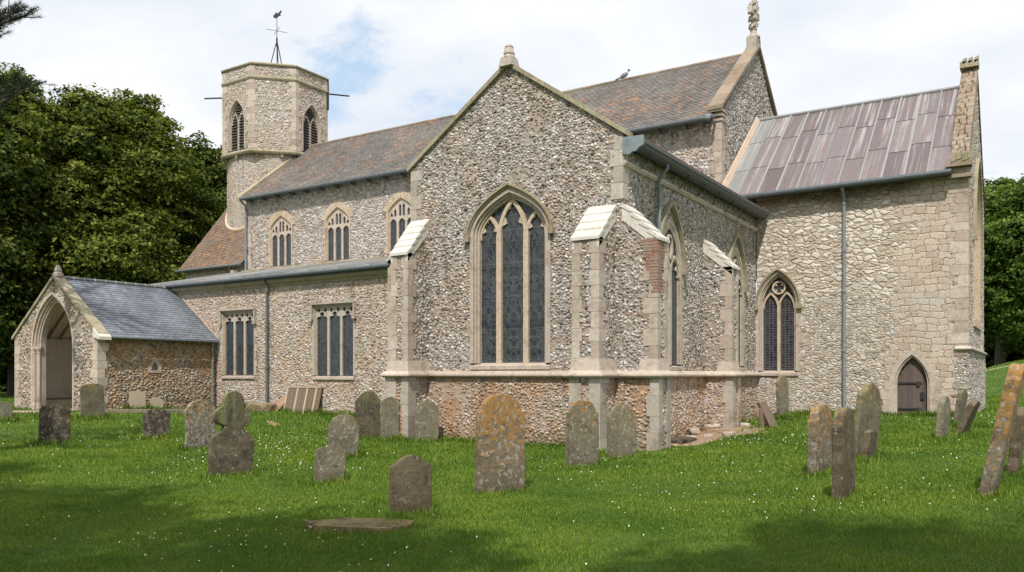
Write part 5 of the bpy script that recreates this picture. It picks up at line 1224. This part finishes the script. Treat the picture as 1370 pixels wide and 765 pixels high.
def headstone(x, y, h, w, kind, mat, label, az=10., lean=0., side=0., th=.11, name='headstone', group=GROUP, sink=0.):
    o_ = hs_outline(kind, w, h); D = []
    for i, a in enumerate(o_):
        b = o_[(i + 1) % len(o_)]; n = max(1, int(math.hypot(b[0] - a[0], b[1] - a[1]) / .07)); D += [(a[0] + (b[0] - a[0]) * k / n, a[1] + (b[1] - a[1]) * k / n) for k in range(n)]
    sd_ = random.random() * 50
    D = [(px + .020 * mnoise.noise((px * 7, pz * 7, sd_)), pz + .020 * mnoise.noise((px * 6, pz * 6, sd_ + 9))) for px, pz in D]
    mb = MB(); mb.poly(Frame((0, 0), (1, 0), (0, -1)), D, [], th / 2, -th / 2)
    o = mb.build(name, M[mat]); bm = bmesh.new(); bm.from_mesh(o.data); bmesh.ops.remove_doubles(bm, verts=bm.verts, dist=1e-5)
    bmesh.ops.dissolve_limit(bm, angle_limit=.02, verts=bm.verts, edges=bm.edges, delimit={'NORMAL'})
    ed = [e for e in bm.edges if len(e.link_faces) == 2 and e.link_faces[0].normal.angle(e.link_faces[1].normal) > 1.0]
    bmesh.ops.bevel(bm, geom=ed, offset=.014, segments=2, affect='EDGES', clamp_overlap=True)
    bm.to_mesh(o.data); bm.free()
    o.location = (x, y, float(hz(np.array(x), np.array(y))) - sink); o.rotation_euler = (rad(lean), rad(side), rad(90 - az))
    STONES.append((x, y, w / 2)); return tag(o, label, 'headstone', group)
H = headstone
H(-18.49, -4.72, .60, .60, 'segment', 'g_pale', 'low pale headstone at the far left edge, left of the porch arch', 15)
H(-12.11, -6.52, 1.0, .68, 'segment', 'g_dark', 'dark blotched headstone with rusty lichen under its low arched top, in front of the porch', 15)
H(-18.03, -2.10, 1.18, .73, 'segment', 'g_grey', 'tall grey headstone with a white smear in front of the porch side wall', 10, 0, -2)
H(-11.69, -4.08, .84, .68, 'segment', 'g_dark', 'short dark headstone with one big white lichen patch at its upper left', 15, 0, 2)
H(-8.43, -5.11, 1.16, .72, 'round', 'g_spot', 'round topped headstone thickly spotted with rust and white lichen', 10)
H(-3.53, -8.14, 1.45, .79, 'trefoil', 'g_green', 'dark headstone with a three lobed top and green algae streaks', 10, -2, 3, .13)
H(-4.05, -4.93, .92, .66, 'shoulder', 'g_mix', 'leaning grey headstone with an orange left edge, behind a shorter leaning one', 20, -6, 6)
H(-1.56, -7.80, .58, .50, 'segment', 'g_mix', 'small leaning headstone sunk in front of a taller leaning grey one', 20, -4, 8)
H(-7.08, -.83, 1.30, .72, 'scroll', 'g_green', 'broad greenish headstone beside a narrow pale one by the buttress', 25, -3)
H(-6.10, -1.12, 1.16, .50, 'round', 'g_pale', 'narrow round topped grey headstone with an orange tip before the left buttress', 25)
H(-5.15, -.78, 1.08, .64, 'round', 'g_pale', 'plain grey round headstone with orange left edge, right of the left buttress foot', 25, -4, 4)
H(1.38, -7.21, 1.43, .80, 'shoulder', 'g_orange', 'large upright headstone bright with orange and white lichen below the big window', 25, -1, 1, .13)
H(.89, -3.70, 1.25, .72, 'shoulder', 'g_mix', 'tall grey headstone with orange left edge in front of the corner buttress', 25, -2, 2)
H(.82, -1.81, 1.12, .74, 'shoulder', 'g_mix', 'tilted rust edged headstone with a broken shoulder close to the corner buttress', 25, -6, 5)
H(1.48, -9.39, .72, .54, 'scroll', 'g_brown', 'short brown headstone with a low scrolled top behind the flat slab', 25, 0, 0, .12)
H(5.22, -3.94, 1.06, .72, 'shoulder', 'g_orange', 'lichened headstone turned nearly edge on, leftmost of the cluster before the tall downpipe', 8, 0, 0, .15)
H(6.02, -6.36, 1.14, .66, 'shoulder', 'g_brown', 'nearest narrow headstone of the right cluster with a broken flake at its foot', 3, 0, 0, .13)
H(5.51, -1.95, 1.28, .80, 'scroll', 'g_grey', 'tall tilted grey headstone with a pale streaked face in the right cluster', 14, 3, 8, .12)
H(5.66, -2.6, .52, .42, 'segment', 'g_brown', 'very small tilted headstone at the foot of the tall tilted grey one', 6, 8, 6)
H(1.24, 9.3, 1.40, .62, 'round', 'g_pale', 'tall pale round topped headstone against the wall below the two light window', 15, 0, -4)
H(6.47, .85, .90, .62, 'round', 'g_pale', 'pale narrow headstone right of the small arched door, left of a dark leaning one', 7, 4, 2)
H(6.71, 1.82, .82, .6, 'segment', 'g_brown', 'dark headstone leaning heavily to the right near the chancel corner', 6, 22, 2, .12)
H(6.38, 5.82, .92, .62, 'segment', 'g_grey', 'grey headstone behind the heavily leaning dark one', 8, 8, 3)
H(6.59, 5.0, .66, .6, 'round', 'g_brown', 'low brown headstone tucked right behind the heavily leaning dark one', 7, 18, 0)
H(7.58, -5.95, 1.58, .50, 'shoulder', 'g_orange', 'tall slim leaning headstone seen edge on with orange lichen, near the right edge', 4, 11.5, 2, .15)
H(7.80, -4.22, .92, .55, 'segment', 'g_brown', 'short brown headstone cut by the right edge of the view', 3, 6, 0, .13)

# flat ledger slab
mb = MB(); pts = [(-.62, .02), (-.42, -.30), (.0, -.36), (.30, -.40), (.56, -.12), (.60, .26), (.28, .33), (-.2, .32)]
mb.poly(lambda a, z, d: (a, z, d), pts, [], .055, -.12); ls = mb.build('ledger_slab', grave_mat('mossy_ledger_stone', (.36, .28, .16), (.27, .21, .13), .3, .25, .35, .25, (.30, .19, .06)))
ls.location = (1.62, -10.45, float(hz(np.array(1.62), np.array(-10.45))) + .005); ls.rotation_euler = (rad(-1.5), rad(2), rad(38)); tag(ls, 'flat moss browned grave slab lying in the grass', 'grave slab'); STONES.append((1.62, -10.45, .5))

# brown split slab leaning near the wall
bs = empty('leaning_slab', (1.72, 6.4, gh(1.72, 6.4)), rad(70)); tag(bs, 'two brown split slabs leaning together near the plant tuft by the flint wall', 'stone slabs')
mb = MB(); mb.hexa([(-.20, -.05, -.05), (.20, -.05, -.05), (.20, .05, -.05), (-.20, .05, -.05), (-.52, .12, .68), (-.2, .12, .74), (-.2, .2, .74), (-.52, .2, .68)], .5); mb.build('slab', M['board'], bs)
mb = MB(); mb.hexa([(-.55, .0, -.05), (-.42, .0, -.05), (-.42, .08, -.05), (-.55, .08, -.05), (-.56, .06, .5), (-.44, .06, .55), (-.44, .12, .55), (-.56, .12, .5)], .2); mb.build('slab', M['board'], bs)

# wooden panels leaning on the aisle wall
def panel(x0, x1, z0, hgt, base_y, label, battens, mat='board'):
    root = empty('leaning_board', ((x0 + x1) / 2, base_y, z0)); tag(root, label, 'wooden board'); n = max(2, int((x1 - x0) / .2)); w = x1 - x0; mb = MB(); top = AY - .05 - base_y
    for i in range(n):
        a, b = -w / 2 + w * i / n, -w / 2 + w * (i + 1) / n - .012; t = random.random()
        mb.hexa([(a, 0, -.05), (b, 0, -.05), (b, .03, -.05), (a, .03, -.05), (a, top - .03, hgt + random.uniform(-.02, .02)), (b, top - .03, hgt), (b, top, hgt), (a, top, hgt)], t)
    mb.build('panel', M[mat], root)
    for f in battens:
        a = -w / 2 + w * f; mb = MB(); mb.hexa([(a, -.045, -.04), (a + .09, -.045, -.04), (a + .09, -.003, -.04), (a, -.003, -.04), (a, top - .08, hgt - .03), (a + .09, top - .08, hgt - .03), (a + .09, top - .035, hgt - .03), (a, top - .035, hgt - .03)], random.random()); mb.build('batten', M['board_pale'], root)
    mb = MB(); mb.hexa([(-w / 2, top - .06, hgt - .02), (w / 2, top - .06, hgt - .02), (w / 2, top - .005, hgt - .02), (-w / 2, top - .005, hgt - .02), (-w / 2, top - .06, hgt + .05), (w / 2, top - .06, hgt + .05), (w / 2, top - .005, hgt + .05), (-w / 2, top - .005, hgt + .05)], .6); mb.build('rail', M['board_pale'], root)
panel(-17.15, -15.25, gh(-16.2, 5.1), 1.0, 5.16, 'wide brown boarded panel with pale battens leaning on the aisle wall', (.0, .30, .58, .84))
pb = empty('leaning_board', (-17.45, 4.9, gh(-17.4, 4.9))); tag(pb, 'small dark red plank leaning on the wall left of the big panel', 'wooden board')
mb = MB(); mb.hexa([(-.35, 0, -.03), (.2, 0, -.03), (.2, .04, -.03), (-.35, .04, -.03), (.0, .46, .58), (.42, .46, .52), (.42, .5, .52), (.0, .5, .58)], .2); mb.build('panel', M['timber'], pb)

def rock(name, loc, sz, mat, label, cat, group=None, seed=0, rz=0.):
    bm = bmesh.new(); bmesh.ops.create_icosphere(bm, subdivisions=2, radius=1)
    for v in bm.verts:
        k = 1 + .35 * mnoise.noise(v.co * 1.3 + Vector((seed * 3.1, 0, 0))); v.co = Vector((max(-.72, min(.72, v.co.x * k)) * sz[0], max(-.72, min(.72, v.co.y * k)) * sz[1], max(-.7, min(.62, v.co.z * k)) * sz[2]))
    me = bpy.data.meshes.new(name); bm.to_mesh(me); bm.free(); me.materials.append(M[mat]); a = me.attributes.new('tone', 'FLOAT', 'FACE'); a.data.foreach_set('value', np.full(len(me.polygons), random.random(), np.float32))
    o = bpy.data.objects.new(name, me); COL.objects.link(o); o.location = loc; o.rotation_euler[2] = rz; return tag(o, label, cat, group)
M['mossy'] = grave_mat('mossy_stone', (.26, .20, .13), (.33, .27, .19), .5, .2, .35, .8, (.28, .20, .05))
rock('drain_stone', (-18.0, 4.85, gh(-18, 4.85) + .1), (.85, .5, .36), 'mossy', 'mossy stone block at the foot of the aisle downpipe', 'stone block', seed=3)
for k in range(20):
    y = random.uniform(1.0, 6.9); x = .22 + random.random() ** 1.5 * (1.3 if 2 < y < 6 else .7); s = random.uniform(.06, .2); x = max(x, 1.1 if y < 1 else x)
    rock('rubble_stone', (x, y, gh(x, y) + .07 + (.10 if x < .5 else .0)), (s * 1.5, s, s * .6), random.choice(['stone', 'stone_new', 'earth', 'stone_grey', 'stone', 'earth']), 'loose broken stone lying in the rubble strip at the foot of the flint wall', 'rubble', 'loose stones at the foot of the wall', k, random.uniform(0, 3))
o = rock('rubble_slab', (.75, 1.75, gh(.75, 1.75) + .1), (.35, .75, .12), 'g_dark', 'long dark flat slab in the rubble beside the corner buttress', 'rubble', seed=31)

# kerbed grave and bits by the porch wall
kg = empty('kerbed_grave', (-19.75, 1.15, gh(-19.75, 1.15)), rad(32)); tag(kg, 'low stone kerb around an old grave beside the porch', 'kerbed grave')
def kp(n, *b):
    mb = MB(); mb.box(*b); mb.build(n, M['g_pale'], kg)
kp('kerb', -1.5, 1.5, -.55, -.38, -.2, .16); kp('kerb', -1.5, 1.5, .38, .55, -.2, .13); kp('kerb', -1.5, -1.33, -.375, .375, -.2, .15); kp('kerb', 1.33, 1.5, -.375, .375, -.2, .15)
ir = MB()
for x in (-.9, .2, 1.2): ir.tube([(x, .1, 0), (x, .1, .62 if x < 0 else .42)], .022, 6)
ir.tube([(-.9, .1, .50), (.2, .1, .40), (1.2, .1, .36)], .018, 6); ir.tube([(-.9, .1, .44), (1.2, .1, .30)], .012, 6)
iro = ir.build('grave_rail', M['iron']); iro.location = (-19.35, 2.35, gh(-19.4, 2.3)); iro.rotation_euler[2] = rad(20); tag(iro, 'bent low iron rail standing behind the kerbed grave', 'iron rail')
H(-21.32, 1.62, .78, .62, 'flat', 'board_pale', 'flat topped buff slab propped against the porch side wall', 10, -5, 0, .09, name='propped_slab', group=None)
H(-21.34, 2.42, .55, .55, 'ogee', 'board_pale', 'broken buff slab propped right of the taller flat topped one', 10, -5, 0, .09, name='propped_slab', group=None)

# plant tuft with strap leaves
mb = MB()
for k in range(90):
    a = random.uniform(0, 2 * math.pi); r = random.uniform(.0, .12); l = random.uniform(.35, .62); o_ = random.uniform(.3, 1.0); x, y = r * math.cos(a), r * math.sin(a); w = .014; dx, dy = -math.sin(a) * w, math.cos(a) * w
    pr_ = None
    for i in range(6):
        t = i / 5; q = (x + math.cos(a) * l * o_ * t, y + math.sin(a) * l * o_ * t, l * (t * 1.15 - .75 * o_ * t * t)); ww = (1 - t) * 1.
        c_ = [(q[0] - dx * ww, q[1] - dy * ww, q[2]), (q[0] + dx * ww, q[1] + dy * ww, q[2])]
        if pr_: mb.face([pr_[0], pr_[1], c_[1], c_[0]], random.random())
        pr_ = c_
def leaf_mat(name, dark, mid, light, trans=.36, rough=.55):
    m = bpy.data.materials.new(name); m.use_nodes = True; g = G(m.node_tree); b = m.node_tree.nodes['Principled BSDF']; out = m.node_tree.nodes['Material Output']
    c = g.ramp(g.attr('tone'), [(0., dark), (.55, mid), (1., light)]); g.put(b.inputs['Base Color'], c); b.inputs['Roughness'].default_value = .7; b.inputs['Specular IOR Level'].default_value = .12
    tr = g.add('ShaderNodeBsdfTranslucent'); g.put(tr.inputs['Color'], g.mix(1., c, (1.2, 1.3, .55), 'MULTIPLY'))
    mx = g.add('ShaderNodeMixShader'); mx.inputs[0].default_value = trans; g.l.new(b.outputs[0], mx.inputs[1]); g.l.new(tr.outputs[0], mx.inputs[2]); g.l.new(mx.outputs[0], out.inputs[0]); return m
M['iris'] = leaf_mat('yellow_green_strap_leaf', (.10, .13, .03), (.18, .21, .05), (.36, .31, .13))
tf = mb.build('plant', M['iris']); tf.location = (.62, 6.75, gh(.6, 6.75)); tag(tf, 'tuft of yellow green strap leaves at the foot of the flint wall', 'plant')

# pigeon on the nave ridge
bm = bmesh.new(); bmesh.ops.create_uvsphere(bm, u_segments=12, v_segments=8, radius=.11)
for v in bm.verts: v.co.x *= 1.7; v.co.z += v.co.x * .35 + .13; v.co.y *= .9
h_ = bmesh.ops.create_uvsphere(bm, u_segments=10, v_segments=6, radius=.06, matrix=Matrix.Translation((.20, 0, .33)))
bmesh.ops.create_cone(bm, segments=6, radius1=.02, radius2=.003, depth=.06, matrix=Matrix.Translation((.275, 0, .325)) @ Matrix.Rotation(rad(90), 4, 'Y'))
t_ = bmesh.ops.create_cube(bm, size=1, matrix=Matrix.Translation((-.26, 0, .02)) @ Matrix.Rotation(rad(-20), 4, 'Y') @ Matrix.Diagonal((.24, .09, .02, 1)))
for yy in (-.03, .03): bmesh.ops.create_cone(bm, segments=6, radius1=.012, radius2=.012, depth=.1, matrix=Matrix.Translation((.02, yy, .03)))
me = bpy.data.meshes.new('pigeon'); bm.to_mesh(me); bm.free(); me.materials.append(M['pigeon']); o = bpy.data.objects.new('pigeon', me); COL.objects.link(o); o.location = (-6.9, RY, 14.37); o.rotation_euler[2] = rad(15); tag(o, 'grey pigeon perched on the main roof ridge', 'pigeon')

make_grass()

# ------------------------------------------------------------------ trees
M['bark'] = plain('grey_brown_bark', (.075, .062, .05), .95, .35, bumpd=.03)
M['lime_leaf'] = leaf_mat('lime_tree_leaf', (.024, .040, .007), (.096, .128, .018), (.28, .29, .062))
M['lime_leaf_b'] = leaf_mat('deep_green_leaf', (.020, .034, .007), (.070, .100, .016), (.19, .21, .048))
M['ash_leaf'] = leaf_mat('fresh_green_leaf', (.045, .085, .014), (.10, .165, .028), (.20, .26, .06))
M['needle'] = leaf_mat('dark_pine_needle', (.010, .022, .010), (.020, .042, .018), (.045, .07, .028), .1)
def crown_mesh(name, hgt, rad_, low, seed, nleaf, leaf, mat, lobes=16):
    r = np.random.default_rng(seed); V = []; T = []
    zc = (hgt + low) / 2; hz_ = (hgt - low) / 2; cen = []
    for k in range(lobes):
        f = (k + .5) / lobes; zz = low + (hgt - low) * (.04 + .90 * f); prof = max(.18, math.sin(math.pi * min(1, .20 + .80 * f)) ** .75); a = k * 2.4 + r.uniform(-.4, .4)
        rr = rad_ * prof * r.uniform(.35, .72) * (1 if f < .93 else .25); sz = rad_ * r.uniform(.22, .40) * (.6 + .5 * prof); cen.append((rr * math.cos(a), rr * math.sin(a), min(zz, hgt - sz * .75), sz))
    cen.append((0, 0, zc, rad_ * .42)); cen.append((0, 0, low + (hgt - low) * .72, rad_ * .3)); cen.append((0, 0, low + (hgt - low) * .3, rad_ * .45))
    tot = sum(c[3] ** 2 for c in cen)
    for (cx, cy, cz, sz) in cen:
        nc = max(8, int(105 * sz ** 2 / (tot / len(cen)) / 1.0)); nl = max(6, int(nleaf * sz ** 2 / tot / nc))
        d = r.normal(size=(nc, 3)); d /= np.linalg.norm(d, axis=1)[:, None]; rr = sz * r.uniform(.60, 1.12, nc) * (1 + .24 * np.sin(d[:, 0] * 5 + seed) * np.cos(d[:, 2] * 6))
        C = np.array([cx, cy, cz]) + d * rr[:, None] * np.array([1, 1, .82]); cs = sz * r.uniform(.14, .27, nc) + .16; ct = r.uniform(-.28, .26, nc) + r.uniform(-.10, .10)
        n = nc * nl; ci = np.repeat(np.arange(nc), nl); o = r.normal(size=(n, 3)) * np.array([.66, .66, .26]); p = C[ci] + o * cs[ci][:, None]
        p[:, 2] -= .10 * (o[:, 0] ** 2 + o[:, 1] ** 2) * cs[ci] * 2
        nrm = d[ci] * .8 + r.normal(size=(n, 3)) * .45 + np.array([0, 0, .6]); nrm /= np.linalg.norm(nrm, axis=1)[:, None]
        u = np.cross(nrm, r.normal(size=(n, 3))); u /= np.linalg.norm(u, axis=1)[:, None]; w = np.cross(nrm, u); s = leaf * r.uniform(.6, 1.35, n)[:, None]
        V.append(np.stack([p - u * s * .5, p - w * s * .32 - nrm * s * .06, p + u * s * .5, p + w * s * .32 - nrm * s * .06], 1)); T.append(np.clip(r.beta(2, 2.4, n) + ct[ci] + .12 * (o[:, 2] > .15), 0, 1))  # upper leaves of each clump toned lighter, sunlight put into the colour
    V = np.concatenate(V); T = np.concatenate(T); n = len(V)
    return np_mesh(name, V.reshape(-1, 3), (np.arange(n) * 4)[:, None] + np.arange(4)[None], T, mat), cen
def trunk_mesh(cen, hgt, r0, seed):
    mb = MB(); rr = random.Random(seed); pts = [(0, 0, -.4), (0, 0, .3), (.1, .05, hgt * .25), (.0, -.1, hgt * .5), (.1, .0, hgt * .8)]; mb.tube(pts, [r0 * 1.35, r0, r0 * .8, r0 * .5, r0 * .12], 10)
    for (cx, cy, cz, sz) in cen[:-3]:
        z0 = max(hgt * .12, cz * .62); mid = (cx * .5, cy * .5, (z0 + cz) / 2 - sz * .1); mb.tube([(0, 0, z0 * .95), mid, (cx, cy, cz)], [r0 * .32, r0 * .2, r0 * .06], 6)
        for k in range(3): mb.tube([mid, (cx + rr.uniform(-1, 1) * sz * .7, cy + rr.uniform(-1, 1) * sz * .7, cz + rr.uniform(-.3, .8) * sz)], [r0 * .14, r0 * .03], 5)
    o = mb.build('trunk', M['bark']); me = o.data; bpy.data.objects.remove(o); return me
def at(px, depth): p = CAM + depth * ((px - 685) / 1100 * RIGHT + FWD); return p.x, p.y
KINDS = {}
SHADE = ((-4.8, -21.6, 1.), (1.0, -22.4, 1.), (5.8, -22.1, .95), (11.4, -19.8, .9))
def kind(k, *a, **kw):
    m, cen = crown_mesh('crown', *a, **kw); KINDS[k] = (m, trunk_mesh(cen, a[0], .42 if a[0] > 12 else .2, a[3]))
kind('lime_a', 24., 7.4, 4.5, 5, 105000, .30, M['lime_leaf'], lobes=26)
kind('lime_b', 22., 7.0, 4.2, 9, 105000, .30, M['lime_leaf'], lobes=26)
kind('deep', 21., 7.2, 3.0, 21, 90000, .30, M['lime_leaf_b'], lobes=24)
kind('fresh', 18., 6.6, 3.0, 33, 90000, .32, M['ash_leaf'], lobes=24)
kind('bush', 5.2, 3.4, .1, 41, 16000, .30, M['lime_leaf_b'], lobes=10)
def tree(k, px, depth, top, label, rz=0., group='trees round the churchyard', name='broadleaf_tree', cat='tree', wide=1.):
    x, y = at(px, depth); z = gh(x, y, False); H0 = {'lime_a': 24., 'lime_b': 22., 'deep': 21., 'fresh': 18., 'bush': 5.2}[k]; want = (500 - top) / 1100 * depth + 1.7 - z; s = want / H0
    r = empty(name, (x, y, z - .1), rz); r.scale = (s * wide, s * wide, s); tag(r, label, cat, group)
    for n, me in zip(('crown', 'trunk'), KINDS[k]): o = bpy.data.objects.new(n, me); COL.objects.link(o); o.parent = r
tree('lime_a', 18, 54, 84, 'tall dark leafed tree at the left edge of the churchyard', .4)
tree('lime_b', 112, 57, 112, 'bushy broadleaf tree with a layered crown behind the porch', 1.5)
tree('lime_a', 178, 60, 116, 'tree with a tall domed crown, third from the left edge', 2.9)
tree('deep', 262, 66, 176, 'rounded tree just left of the octagonal tower', 3.2)
tree('lime_b', 318, 70, 190, 'tree half hidden behind the round part of the tower', .9)
tree('deep', -55, 50, 70, 'dense tree beyond the left edge of the view', 2.)
for i, (px, d, t) in enumerate(((50, 74, 150), (140, 76, 170), (215, 78, 190), (-20, 70, 140))): tree('deep', px, d, t, 'dark tree filling in behind the front row of trees left of the tower', i * 1.3, group='back row of trees left of the tower', wide=1.15)
for i, (px, d, t) in enumerate(((-10, 66, 430), (60, 70, 420), (120, 72, 410), (190, 74, 410), (250, 75, 400), (25, 74, 390), (160, 80, 385), (230, 82, 380))): tree('bush', px, d, t, 'dark shrub growing in the shade under the trees behind the porch', i * .9, 'shrubs under the trees', 'shrub', 'shrub', 1.5)
tree('fresh', 1338, 84, 236, 'broad fresh green tree right of the chancel gable', .3, group='trees beyond the far lawn', wide=1.15)
tree('fresh', 1392, 80, 228, 'green tree at the far right edge beyond the lawn', 2.2, group='trees beyond the far lawn', wide=1.15)
tree('deep', 1440, 90, 210, 'dark tree beyond the right edge of the view', 1.1, group='trees beyond the far lawn', wide=1.2)
tree('deep', 1365, 104, 268, 'darker tree behind the fresh green ones beyond the lawn', 2.7, group='trees beyond the far lawn', wide=1.3)
for i, (px, d) in enumerate(((1290, 100), (1330, 98), (1370, 97), (1412, 96), (1350, 102), (1390, 102))): tree('bush', px, d, 420, 'dark shrub in the shade under the trees beyond the lawn', i * 1.1, 'shrubs beyond the lawn', 'shrub', 'shrub', 1.6)

# unseen trees added behind the camera to cast shade on the near grass
m, cen = crown_mesh('crown', 16., 5., 7., 77, 5200, .34, M['lime_leaf'], lobes=14)
KINDS['shade_tree'] = (m, trunk_mesh(cen, 16., .3, 77))
for i, (x, y, s) in enumerate(SHADE):
    r = empty('broadleaf_tree', (x, y, gh(x, y, False) - .1), i * 1.7); r.scale = (s, s, 1); tag(r, 'unseen tree added behind the viewpoint to shade the near grass', 'tree', 'shade trees added behind the viewpoint')
    for n, me in zip(('crown', 'trunk'), KINDS['shade_tree']): o = bpy.data.objects.new(n, me); COL.objects.link(o); o.parent = r

# pine at the left, only its branch tips reach into the view
def pine(px, depth, tips, label, hgt):
    x, y = at(px, depth); z = gh(x, y, False); root = empty('pine_tree', (x, y, z)); tag(root, label, 'pine tree', 'pines at the left edge')
    mb = MB(); mb.tube([(0, 0, -.3), (.1, 0, hgt * .5), (0, .1, hgt)], [.3, .22, .04], 10); V = []; T = []; rr = np.random.default_rng(int(abs(px)) + 3); tw_ = []
    br = [(Vector((*at(a, b), (500 - c) / 1100 * b + 1.7)) - Vector((x, y, z))) for a, c, b in tips]
    for k in range(34):
        a = k * 2.4; hh = hgt * (.35 + .62 * k / 34); l = 2.6 * (1 - .72 * k / 34) + .3; tip = Vector((l * math.cos(a), l * math.sin(a), hh + .3))
        if (Vector((x, y, 0)) + Vector((tip.x, tip.y, 0)) - Vector((CAM.x, CAM.y, 0))).dot(RIGHT) / max(1, (Vector((x + tip.x, y + tip.y, 0)) - Vector((CAM.x, CAM.y, 0))).dot(FWD)) < -.66: br.append(tip)
    for tip in br:
        st = Vector((0, 0, max(1., tip.z - .5))); mid = st.lerp(tip, .5) + Vector((0, 0, -.12)); mb.tube([st, mid, tip], [.07, .045, .012], 6)
        for s in np.linspace(.45, 1., 9):
            p0 = st.lerp(tip, s); dirn = (tip - st).normalized()
            for q in range(3):
                o_ = Vector(rr.normal(size=3)) * .22; o_.z = abs(o_.z) * .7; tw_.append((p0 + o_ * (1.2 - s * .6), (o_ * .7 + dirn * .4).normalized())); mb.tube([p0, p0 + o_ * (1.2 - s * .6)], [.012, .006], 4)
    for p, d in tw_:
        n = 70; o_ = rr.normal(size=(n, 3)) * .8 + np.array(d) * 1.0 + np.array([0, 0, .25]); o_ /= np.linalg.norm(o_, axis=1)[:, None]; b0 = np.array(p) + np.array(d) * rr.uniform(-.12, .10, n)[:, None]; l = rr.uniform(.09, .15, n)[:, None]; sd_ = np.cross(o_, rr.normal(size=(n, 3))); sd_ /= np.linalg.norm(sd_, axis=1)[:, None]
        V.append(np.stack([b0 - sd_ * .0035, b0 + sd_ * .0035, b0 + o_ * l], 1)); T.append(rr.uniform(0, 1, n))
    mb.build('trunk', M['bark'], root); V = np.concatenate(V); n = len(V)
    o = bpy.data.objects.new('crown', np_mesh('crown', V.reshape(-1, 3), np.arange(n * 3).reshape(-1, 3), np.concatenate(T), M['needle'])); COL.objects.link(o); o.parent = root
pine(-95, 17, [(20, 16, 17), (34, 22, 17.4), (8, 30, 16.6), (0, 48, 17), (28, 12, 16.5)], 'dark pine with branch tips showing at the top left corner', 12.)
pine(-60, 27, [(42, 118, 27), (55, 112, 27.5), (20, 128, 26.6), (30, 105, 27.4), (5, 140, 27)], 'darker pine whose tips show in front of the left edge trees', 15.)
